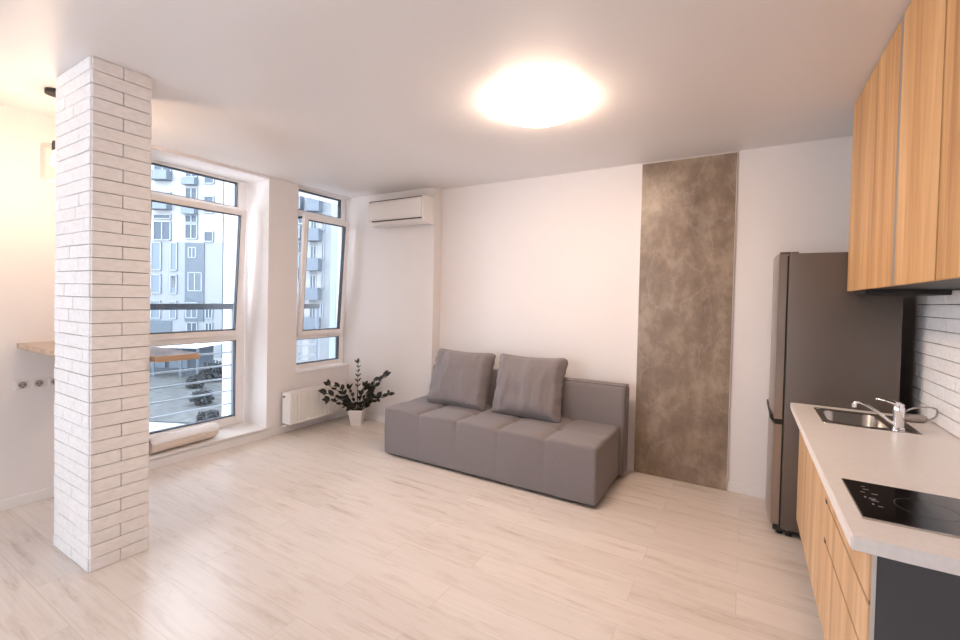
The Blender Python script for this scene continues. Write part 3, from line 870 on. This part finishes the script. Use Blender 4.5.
bm = NB(); box(bm, KXF+0.02, XW-0.016, YN+0.02, YS-0.001, 0.14, 0.80); obj('carcass', bm, DARKPANEL, t)
bm = NB(); box(bm, KXF+0.045, XW-0.1, YN+0.02, YS-0.001, 0, 0.14); obj('plinth', bm, BLACK, t)
bm = NB(); box(bm, KXF+0.016, XW-0.016, YN, YN+0.0195, 0.0, WT0, 0.001); tag(obj('end_panel', bm, DARKPANEL, t), 'graphite end panel')
bm = NB(); box(bm, KXF+0.006, KXF+0.0155, YN, YN+0.019, 0.14, WT0, 0.001); obj('edge_strip', bm, mat('pale_edge', (0.6, 0.56, 0.52), 0.4), t)
for (a, b) in ((0.145, 0.512), (0.526, 0.682), (0.696, 0.822)):
    bm = NB(); box(bm, KXF, KXF+0.0195, YN+0.003, YS-0.002, a, b, 0.0012); dr = obj('drawer_front', bm, OAK2, t)
    if b < 0.8:
        bm = NB(); box(bm, KXF+0.002, KXF+0.02, YN+0.005, YS-0.004, b, b+0.012); obj('grip_channel', bm, mat('grip_shadow_bronze', (0.30, 0.17, 0.08), 0.5), dr)
        bm = NB(); box(bm, KXF-0.001, KXF+0.02, YS-0.03, YS-0.001, b-0.002, b+0.016, 0.001); obj('channel_end_cap', bm, BLACK, dr)

# worktop with a cut-out for the sink
sxa, sxb, sya, syb = 0.376, 0.772, 3.012, 3.420
t = empty('worktop', (0.6, 2.5, WT0), 'long pale stone-look worktop on the oak kitchen cabinets', 'worktop')
bm = NB()
WX0, WY0, WY1 = 0.267, 1.572, 3.512
e = 0.01
ps = [(WX0, sxa+e, WY0, WY1), (sxb-e, XW, WY0, WY1), (sxa+e, sxb-e, WY0, sya+e), (sxa+e, sxb-e, syb-e, WY1)]
def slab():
    bm = NB()
    xs = [WX0, sxa+e, sxb-e, XW-0.001]; ys = [WY0, sya+e, syb-e, WY1]
    V = {}
    for zi, z in enumerate((WT0, WT1)):
        for i, x in enumerate(xs):
            for j, y in enumerate(ys): V[i, j, zi] = bm.verts.new((x, y, z))
    for i in range(3):
        for j in range(3):
            if (i, j) == (1, 1): continue
            bm.faces.new((V[i,j,1], V[i+1,j,1], V[i+1,j+1,1], V[i,j+1,1]))
            bm.faces.new((V[i,j,0], V[i,j+1,0], V[i+1,j+1,0], V[i+1,j,0]))
    for k in range(3):
        bm.faces.new((V[k,0,0], V[k+1,0,0], V[k+1,0,1], V[k,0,1])); bm.faces.new((V[k,3,0], V[k+1,3,0], V[k+1,3,1], V[k,3,1]))
        bm.faces.new((V[0,k,0], V[0,k+1,0], V[0,k+1,1], V[0,k,1])); bm.faces.new((V[3,k,0], V[3,k+1,0], V[3,k+1,1], V[3,k,1]))
    for a, b in (((1,1),(2,1)), ((2,1),(2,2)), ((2,2),(1,2)), ((1,2),(1,1))):
        bm.faces.new((V[a[0],a[1],0], V[b[0],b[1],0], V[b[0],b[1],1], V[a[0],a[1],1]))
    es = [ed for ed in bm.edges if all(abs(v.co.x-WX0) < 1e-5 for v in ed.verts) or all(abs(v.co.y-WY0) < 1e-5 for v in ed.verts)]
    es = [ed for ed in es if abs(ed.verts[0].co.z-ed.verts[1].co.z) < 1e-5 or (abs(ed.verts[0].co.x-WX0) < 1e-5 and abs(ed.verts[0].co.y-WY0) < 1e-5)]
    bmesh.ops.bevel(bm, geom=es, offset=0.004, segments=3, affect='EDGES')
    return bm
obj('slab', slab(), WORKTOP, t)

# sink
t = empty('kitchen_sink', ((sxa+sxb)/2, (sya+syb)/2, WT1), 'stainless steel sink set into the worktop next to the refrigerator', 'sink')
bm = NB()
bxa, bxb, bya, byb = sxa+0.035, 0.660, sya+0.045, syb-0.035
def rr_loop(xa, xb, ya, yb, r, z, n=6):
    out = []
    for cx_, cy_, a0 in ((xb-r, yb-r, 0), (xa+r, yb-r, PI/2), (xa+r, ya+r, PI), (xb-r, ya+r, 1.5*PI)):
        for k in range(n+1):
            a = a0+PI/2*k/n
            out.append((cx_+r*math.cos(a), cy_+r*math.sin(a), z))
    return out
loops = [rr_loop(sxa, sxb, sya, syb, 0.012, WT1), rr_loop(sxa+0.002, sxb-0.002, sya+0.002, syb-0.002, 0.012, WT1+0.004),
         rr_loop(bxa-0.006, bxb+0.006, bya-0.006, byb+0.006, 0.066, WT1+0.003), rr_loop(bxa, bxb, bya, byb, 0.06, WT1-0.004),
         rr_loop(bxa+0.008, bxb-0.008, bya+0.008, byb-0.008, 0.055, WT1-0.13), rr_loop(bxa+0.03, bxb-0.03, bya+0.03, byb-0.03, 0.04, WT1-0.15),
         rr_loop(bxa+0.12, bxb-0.12, bya+0.13, byb-0.13, 0.01, WT1-0.155)]
LV = [[bm.verts.new(p) for p in l] for l in loops]
for i in range(len(LV)-1):
    n = len(LV[i])
    for k in range(n): bm.faces.new((LV[i][k], LV[i][(k+1) % n], LV[i+1][(k+1) % n], LV[i+1][k]))
bm.faces.new(LV[-1])
obj('basin', bm, STEEL, t, True, angle=50)
bm = NB(); lathe(bm, [(0, 0.004), (0.03, 0.004), (0.036, 0)], ((bxa+bxb)/2, (bya+byb)/2, WT1-0.155), 24); obj('drain', bm, CHROME, t, True)
bm = NB(); lathe(bm, [(0.0, 0.002), (0.012, 0.002), (0.013, 0)], (sxa+0.022, syb-0.02, WT1+0.004), 16); obj('overflow_cap', bm, CHROME, t)

# faucet
fx, fy = 0.690, 3.065
t = empty('faucet', (fx, fy, WT1+0.004), 'chrome single-lever mixer tap with long swivel spout over the sink', 'faucet')
bm = NB(); lathe(bm, [(0, 0), (0.027, 0), (0.027, 0.008), (0.022, 0.012), (0.022, 0.085), (0.024, 0.092), (0.024, 0.112), (0.018, 0.125), (0, 0.128)], (fx, fy, WT1+0.003), 28)
obj('tap_body', bm, CHROME, t, True, angle=40)
bm = NB()
sp = [(fx-0.012, fy, WT1+0.025), (fx-0.035, fy+0.004, WT1+0.040), (fx-0.08, fy+0.012, WT1+0.078), (fx-0.12, fy+0.02, WT1+0.104), (fx-0.15, fy+0.026, WT1+0.116), (fx-0.166, fy+0.030, WT1+0.115), (fx-0.174, fy+0.032, WT1+0.108)]
tube(bm, sp, [0.010, 0.0095, 0.009, 0.0085, 0.008, 0.008, 0.008], 14); obj('spout', bm, CHROME, t, True, angle=50)
bm = NB(); lathe(bm, [(0, 0), (0.0115, 0), (0.0115, 0.022), (0, 0.022)], (fx-0.174, fy+0.032, WT1+0.088), 18); obj('aerator', bm, CHROME, t, True, angle=40)
bm = NB()
tube(bm, [(fx+0.01, fy, WT1+0.118), (fx-0.02, fy, WT1+0.140), (fx-0.05, fy+0.003, WT1+0.148), (fx-0.09, fy+0.006, WT1+0.152)], [0.020, 0.014, 0.007, 0.0045], 14)
for v in bm.verts: v.co.z = WT1+0.13+(v.co.z-WT1-0.13)*0.85
obj('lever', bm, CHROME, t, True)
# pull hose loop and its weight lying behind the tap
t = empty('hose_weight', (0.80, 3.33, WT1), 'grey cylinder with a looped flexible hose lying on the worktop behind the tap', 'hose')
bm = NB()
Mr = Matrix.Translation((0.742+0.06, 3.33, WT1+0.0225)) @ Matrix.Rotation(R(8), 4, 'Z') @ Matrix.Rotation(PI/2, 4, 'Y')
lathe(bm, [(0, -0.045), (0.014, -0.045), (0.018, -0.036), (0.022, -0.02), (0.022, 0.05), (0.016, 0.062), (0.008, 0.066), (0, 0.066)], (0, 0, 0), 22, Mr)
obj('weight', bm, mat('dull_nickel', (0.42, 0.37, 0.35), 0.35, 0.8), t, True, angle=40)
bm = NB()
lp = [(0.864, 3.338, WT1+0.022), (0.882, 3.33, WT1+0.026), (0.892, 3.31, WT1+0.045), (0.893, 3.29, WT1+0.070), (0.882, 3.26, WT1+0.095), (0.845, 3.22, WT1+0.108), (0.79, 3.17, WT1+0.110), (0.735, 3.10, WT1+0.105), (0.708, 3.075, WT1+0.085)]
def smoothpts(P, k=6):
    P = [Vector(p) for p in P]; out = []
    for i in range(len(P)-1):
        a = P[max(i-1, 0)]; b = P[i]; c = P[i+1]; d = P[min(i+2, len(P)-1)]
        for j in range(k):
            s = j/k
            out.append(0.5*((2*b)+(c-a)*s+(2*a-5*b+4*c-d)*s*s+(-a+3*b-3*c+d)*s**3))
    out.append(P[-1]); return out
tube(bm, smoothpts(lp), 0.0042, 8); obj('flexible_hose', bm, HOSE, t, True)

# hob
t = empty('hob', (0.575, 1.89, WT1), 'black glass two-zone electric hob set in the worktop near its end', 'hob')
hxa, hxb, hya, hyb = 0.318, 0.835, 1.722, 2.062
bm = NB(); box(bm, hxa, hxb, hya, hyb, WT1, WT1+0.0055, 0.0015); obj('glass_top', bm, HOBGLASS, t)
bm = NB(); box(bm, hxa-0.001, hxb, hya-0.007, hya-0.0002, WT1, WT1+0.0065, 0.001)
box(bm, hxa-0.003, hxa-0.0002, hya-0.007, hyb, WT1, WT1+0.0055, 0.001)
tag(obj('edge_trim', bm, STEEL, t), 'brushed steel edge strip')
def flatring(bm, cx_, cy_, r0, r1, a0, a1, z, n=40):
    pv = None
    for k in range(n+1):
        a = a0+(a1-a0)*k/n
        cur = (bm.verts.new((cx_+r0*math.cos(a), cy_+r0*math.sin(a), z)), bm.verts.new((cx_+r1*math.cos(a), cy_+r1*math.sin(a), z)))
        if pv: bm.faces.new((pv[0], pv[1], cur[1], cur[0]))
        pv = cur
for cx_, rad in ((0.50, 0.075), (0.71, 0.092)):
    bm = NB(); flatring(bm, cx_, 1.895, rad-0.0012, rad+0.0008, 0, 2*PI, WT1+0.0058, 56)
    obj('cooking_zone_ring', bm, mat('zone_line', (0.10, 0.09, 0.085), 0.4), t)
bm = NB()
zz = WT1+0.0058
for (x, y, w, d) in ((0.362, 2.035, 0.010, 0.004), (0.362, 2.008, 0.016, 0.004), (0.350, 1.975, 0.012, 0.004), (0.378, 1.972, 0.016, 0.004),
                     (0.352, 1.925, 0.005, 0.012), (0.366, 1.920, 0.014, 0.004), (0.366, 1.906, 0.018, 0.004), (0.362, 1.870, 0.004, 0.012), (0.374, 1.862, 0.012, 0.004)):
    y -= 0.03; bm = NB(); box(bm, x, x+w, y, y+d, zz, zz+0.0002); obj('touch_symbol', bm, HOBMARK, t)
bm = NB()
flatring(bm, 0.372, 1.895, 0.008, 0.0095, 0.4, 5.6, zz+0.0001, 20)
obj('touch_symbol', bm, HOBMARK, t)

# ------------------------------------------------------------------ kitchen: tiled backsplash
t = empty('tiled_backsplash', (XW, 2.6, WT1), 'white brick tile backsplash between worktop and upper cabinets', 'backsplash')
bm = NB(); box(bm, XW-0.006, XW-0.0005, 1.30, 3.74, WT1+0.001, 1.66); obj('backing', bm, GROUT, t)
bm = NB()
def patW(r):
    xs = []; k = [0.0, 0.14, 0.07, 0.21, 0.10][r % 5]
    x = -k
    while x < 2.44:
        xs.append((max(0, x), min(2.44, x+0.288))); x += 0.288
    return xs
tiled_face(bm, (XW-0.006, 3.745, 0), (0, -1, 0), (-1, 0, 0), 2.44, 1.611-WT1, 10, patW, th=0.010, z0=WT1+0.003, jit=0.002)
obj('brick_tiles', bm, TILE, t)

# ------------------------------------------------------------------ kitchen: upper units
UX, UZ0, UZ1 = 0.531, 1.612, 2.742
def upper(y0, y1, doors, label, cut=None):
    t = empty('wall_cabinet', (0.72, (y0+y1)/2, UZ0), label, 'cabinet', 'oak wall cabinets')
    bm = NB(); box(bm, UX+0.021, XW, y0+0.002, y1-0.002, UZ0+0.006, UZ1, 0.001); obj('carcass', bm, mat('cabinet_carcass_dark', (0.05, 0.042, 0.04), 0.55), t)
    for (a, b) in doors:
        bm = NB(); box(bm, UX, UX+0.0195, a, b, UZ0, UZ1, 0.0012); obj('door', bm, OAK, t)
    return t
c1 = upper(2.505, 3.51, [(2.540, 3.508)], 'oak wall cabinet nearest the refrigerator, reaching the ceiling')
bm = NB(); box(bm, UX+0.001, UX+0.02, 2.503, 2.538, UZ0, UZ1, 0.001); tag(obj('filler_strip', bm, mat('filler_grey', (0.26, 0.235, 0.225), 0.5), c1), 'narrow grey filler strip')
upper(1.535, 2.500, [(2.029, 2.498), (1.537, 2.014)], 'wide oak wall cabinet with two doors, nearer the hob, running out of the picture')
t = empty('under_cabinet_strip', (0.75, 3.0, 1.60), 'dark slim panel under the wall cabinet beside the refrigerator', 'panel')
bm = NB(); box(bm, 0.56, 0.90, 3.18, 3.43, 1.590, 1.6165, 0.003); obj('panel', bm, BLACK, t)  # plain black slab just below the cabinet underside

# ------------------------------------------------------------------ outside
CRv = Vector((0.859, 0.512, 0)); CFv = Vector((-0.512, 0.859, 0))
def fac(depth, s, z, dd=0): return CFv*(depth+dd)+CRv*s+Vector((0, 0, z))
def fbox(bm, depth, d0, d1, s0, s1, z0, z1, mi=0):
    """box in the facade frame: d = towards(-)/away(+) from us, s = sideways"""
    vs = box(bm, s0, s1, d0, d1, z0, z1, mi=mi)
    for v in vs:
        s, d, z = v.co
        v.co = fac(depth, s, z, d)
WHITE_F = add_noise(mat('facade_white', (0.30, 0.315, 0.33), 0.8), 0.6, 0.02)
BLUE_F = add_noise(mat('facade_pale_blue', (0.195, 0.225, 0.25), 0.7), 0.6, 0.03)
GREY_F = mat('facade_slate', (0.075, 0.105, 0.135), 0.7)
WIN_F = mat('facade_window_glass', (0.05, 0.075, 0.105), 0.4, spec=0.3)  # reflection of the overcast sky is put into this bluish base colour
BALC = mat('balcony_glass', (0.10, 0.14, 0.18), 0.4)
WFR = mat('facade_window_frame', (0.25, 0.30, 0.335), 0.5)
GZ = -5.1
D = 45.0
def sx(px): return (px-480)/445.35*D
def zz_(py): return 1.519+(301-py)/445.35*D
def facade(name, label, spans, s0, s1, z1, mat_w, depth=12):
    t = empty(name, fac(D, (s0+s1)/2, GZ), label, 'building', 'apartment blocks across the street')
    bm = NB(); fbox(bm, D, 0, depth, s0, s1, GZ, z1); obj('wall', bm, mat_w, t)
    return t
def fwin(t, px0, px1, py0, py1, parent_name='window', frame=True, m=WIN_F, bars=1):
    s0, s1, z0, z1 = sx(px0), sx(px1), zz_(py1), zz_(py0)
    bm = NB()
    fbox(bm, D, -0.10, -0.02, s0, s1, z0, z1)
    w = obj(parent_name, bm, m, t)
    if frame:
        bm = NB(); f = 0.09
        fbox(bm, D, -0.16, -0.05, s0, s1, z0, z0+f); fbox(bm, D, -0.16, -0.05, s0, s1, z1-f, z1)
        fbox(bm, D, -0.16, -0.05, s0, s0+f, z0, z1); fbox(bm, D, -0.16, -0.05, s1-f, s1, z0, z1)
        for k in range(bars):
            c = s0+(s1-s0)*(k+1)/(bars+1); fbox(bm, D, -0.16, -0.05, c-f/2, c+f/2, z0, z1)
        obj('window_bars', bm, WFR, w)
    return w
A = facade('apartment_building', 'white and pale blue apartment block seen through the tall window', None, sx(60), sx(221.5), 26, WHITE_F)
# lower pale blue zone
bm = NB(); fbox(bm, D, -0.02, 0.5, sx(100), sx(221.7), zz_(366), zz_(251)); obj('blue_cladding', bm, BLUE_F, A)
for fl in range(7):
    y = 208-29*fl
    if y < 60: break
    fwin(A, 153, 170.5, y-6, y+4, bars=1)
    bm = NB(); fbox(bm, D, -0.9, -0.02, sx(153), sx(171), zz_(y+12), zz_(y+3)); obj('balcony', bm, BALC, A)
    fwin(A, 184.5, 196.5, y+2-13, y+2+6, bars=1)
    bm = NB(); fbox(bm, D, -0.7, -0.02, sx(184), sx(197), zz_(y+16), zz_(y+9)); obj('balcony', bm, BALC, A)
    fwin(A, 203, 213, y-3, y+14, bars=0)
fwin(A, 153, 170.5, 224, 229, bars=0); fwin(A, 153, 170.5, 231, 250, bars=1)
fwin(A, 184.5, 197, 224, 232, bars=1); fwin(A, 184.5, 197, 233, 248, bars=1); fwin(A, 203.5, 213, 240, 250.5, bars=0)
for (a, b) in ((151, 161), (170, 177)):
    for (c, d) in ((252, 280), (284, 303), (310, 328)):
        fwin(A, a, b, c, d, m=BALC, bars=0)
bm = NB(); fbox(bm, D, -0.12, -0.01, sx(185), sx(204), zz_(330), zz_(252)); obj('stair_panel', bm, GREY_F, A)
for (a, b, c, d) in ((188, 196, 256, 267), (188, 202, 281, 300), (186, 198, 311, 327), (205.5, 213, 311, 327), (187, 198, 331, 352), (205.5, 213, 331, 350)):
    fwin(A, a, b, c, d, bars=1)
fwin(A, 172, 177, 284, 296, frame=False, m=mat('lit_curtain_window', (0.42, 0.41, 0.39), 0.6), bars=0)
bm = NB(); fbox(bm, D, -0.1, -0.01, sx(150), sx(172), zz_(345), zz_(330)); obj('ground_floor_band', bm, GREY_F, A)
# second block seen through the narrow window
DB = 45.0
B = facade('apartment_building', 'blue-grey apartment block with stacked balconies seen through the narrow window', None, sx(225), sx(372), 24, BLUE_F)
bm = NB(); fbox(bm, D, -0.05, 0.3, sx(225.5), sx(290), GZ, 22); obj('white_bay', bm, WHITE_F, B)
for (a, b) in ((303, 309), (316, 320)):
    bm = NB(); fbox(bm, D, -0.05, 0.3, sx(a), sx(b), GZ, 22); obj('white_pier', bm, WHITE_F, B)
for fl in range(-2, 6):
    y = 262-29*fl+6
    fwin(B, 309.5, 316, y-16, y-2, bars=1)
    bm = NB(); fbox(bm, D, -1.1, -0.02, sx(308.5), sx(321), zz_(y+9), zz_(y-3)); obj('balcony', bm, mat('balcony_front_slate', (0.085, 0.12, 0.16), 0.5), B)
    fwin(B, 320.5, 323.5, y-18, y-2, bars=0)
    bm = NB(); fbox(bm, D, -0.9, -0.02, sx(292), sx(302), zz_(y+7), zz_(y-6)); obj('balcony', bm, BALC, B)
    fwin(B, 293, 302, y-20, y-8, bars=1)

# ground, terrace roof, lawn
t = struct('ground', (lambda b: (fbox(b, 0, 8, 140, -140, 60, GZ-0.3, GZ), b)[1])(NB()), add_noise(mat('pale_paving', (0.20, 0.225, 0.24), 0.9), 1.5, 0.1))
def gq(pts, z0, z1):
    bm = NB(); prism(bm, pts, z0, z1); return bm
LAWN = add_noise(mat('winter_lawn', (0.046, 0.056, 0.062), 0.95), 2.2, 0.6, 0.4, detail=8)
o = obj('lawn', gq([(-47, 16), (-29, 9.3), (-21, 13.0), (-33, 21)], GZ, GZ+0.06), LAWN); tag(o, 'grey-green winter lawn below the tall window', 'lawn', kind='stuff')
t = empty('carport', (-37, 17.5, GZ), 'low pavilion with a snow-white flat roof beyond the lawn', 'pavilion')
bm = NB(); fbox(bm, 36, -2.2, 2.5, (140-480)/445.35*36, (214-480)/445.35*36, GZ+2.35, GZ+2.65); obj('roof', bm, mat('snowy_roof', (0.75, 0.78, 0.80), 0.8), t)
bm = NB()
fbox(bm, 36, -0.2, 2.4, (140-480)/445.35*36, (196-480)/445.35*36, GZ, GZ+2.35); obj('wall', bm, mat('pavilion_slate', (0.05, 0.07, 0.095), 0.6), t)
for (a, b) in ((153, 168), (172, 190)):
    bm = NB(); fbox(bm, 36, -0.3, -0.19, (a-480)/445.35*36, (b-480)/445.35*36, GZ+0.5, GZ+1.9); obj('window', bm, mat('pavilion_glass', (0.11, 0.15, 0.19), 0.4), t)
for a in (151, 170, 196, 212):
    bm = NB(); s_ = (a-480)/445.35*36; fbox(bm, 36, -2.0, -1.85, s_, s_+0.15, GZ, GZ+2.35); obj('post', bm, GREY_F, t)
BUSH = add_noise(mat('dull_foliage', (0.036, 0.044, 0.049), 0.95), 9, 0.6)
def bush(c, r, label, seed):
    rg = random.Random(seed)
    bm = NB()
    for k in range(1100):
        d = Vector((rg.gauss(0, 1), rg.gauss(0, 1), rg.gauss(0, 1))).normalized()
        q = rg.uniform(0.45, 1.0)*(1+0.35*noise.noise(d*1.8+Vector((seed, 0, 0))))
        p = Vector((c[0]+d.x*r*q, c[1]+d.y*r*q, GZ+max(0.02, r*0.75+d.z*r*0.75*q)))
        L_ = rg.uniform(0.08, 0.15)*(0.6+0.4*r)
        u = Vector((rg.gauss(0, 1), rg.gauss(0, 1), rg.gauss(0, 1))).normalized()
        v = u.orthogonal().normalized()
        vs = [bm.verts.new(p+u*L_), bm.verts.new(p+v*L_*0.45+d*0.02), bm.verts.new(p-u*L_), bm.verts.new(p-v*L_*0.45+d*0.02)]
        bm.faces.new(vs)
    root = empty('garden_shrub', (c[0], c[1], GZ), label, 'shrub', 'shrubs around the lawn')
    obj('foliage', bm, BUSH, root)
    bm = NB()
    for k in range(7):
        a = rg.uniform(0, 2*PI); w_ = r*rg.uniform(0.2, 0.6)
        tube(bm, [(c[0], c[1], GZ), (c[0]+math.cos(a)*w_*0.4, c[1]+math.sin(a)*w_*0.4, GZ+r*0.6), (c[0]+math.cos(a)*w_, c[1]+math.sin(a)*w_, GZ+r*1.2)], [0.025, 0.018, 0.008], 5)
    obj('branches', bm, STEM, root)
for i, (px, dpt, r, lab) in enumerate(((214, 33, 1.0, 'tall shrub at the right end of the white-roofed pavilion'), (203, 26, 0.6, 'dark shrub on the lawn behind the third railing bar'),
                                  (208, 22.0, 0.5, 'dark shrub on the lawn close to the lowest railing bars'), (196, 30.5, 0.6, 'low shrub in front of the pavilion windows'))):
    p = CFv*dpt+CRv*((px-480)/445.35*dpt)
    bush((p.x, p.y), r, lab, i+1)

# projecting piers of this building outside the windows
bm = NB(); box(bm, -5.45, -4.95, 3.045, 3.19, -5, 3.4); struct('wall_pier_1', bm, add_noise(mat('render_white', (0.45, 0.47, 0.49), 0.8), 5, 0.02))
bm = NB(); box(bm, -5.75, -4.95, 4.92, 5.05, -5, 3.4); struct('wall_pier_2', bm, add_noise(mat('render_white_shade', (0.20, 0.255, 0.31), 0.8), 5, 0.02))  # pale render like the first pier, its shade put into the blue-grey colour

# ------------------------------------------------------------------ world & lights
w = bpy.data.worlds.new('World'); SC.world = w; w.use_nodes = True
N, L = w.node_tree.nodes, w.node_tree.links
bg = N['Background']
bg.inputs[0].default_value = (0.90, 0.93, 1.0, 1); bg.inputs[1].default_value = 8.0

def pt(name, loc, col, e, r=0.05):
    ld = bpy.data.lights.new(name, 'POINT'); ld.energy = e; ld.color = col; ld.shadow_soft_size = r
    o = bpy.data.objects.new(name, ld); COL.objects.link(o); o.location = loc
    return o
pt('pendant_bulb_light', (pc[0], pc[1], 2.20), (1.0, 0.72, 0.46), 9, 0.03)

# ------------------------------------------------------------------ camera
cam = bpy.data.cameras.new('camera'); co = bpy.data.objects.new('camera', cam); COL.objects.link(co)
yaw, pitch, roll = R(-30.82), R(-1.089), R(1.259)
Rv = Vector((math.cos(yaw), -math.sin(yaw), 0)); Fv = Vector((math.sin(yaw), math.cos(yaw), 0)); Uv = Vector((0, 0, 1))
F2 = Fv*math.cos(pitch)+Uv*math.sin(pitch); U2 = -Fv*math.sin(pitch)+Uv*math.cos(pitch)
R3 = Rv*math.cos(roll)+U2*math.sin(roll); U3 = -Rv*math.sin(roll)+U2*math.cos(roll)
M = Matrix((R3, U3, -F2)).transposed().to_4x4()
M.translation = Vector((0, 0, 1.519))
co.matrix_world = M
cam.sensor_fit = 'HORIZONTAL'; cam.sensor_width = 36; cam.lens = 445.345/960*36
cam.shift_y = (306.984-320)/960
cam.clip_start = 0.05; cam.clip_end = 500
SC.camera = co

vs = SC.view_settings
vs.view_transform = 'Standard'; vs.look = 'None'; vs.gamma = 1; vs.use_curve_mapping = False
vs.exposure = 0.17
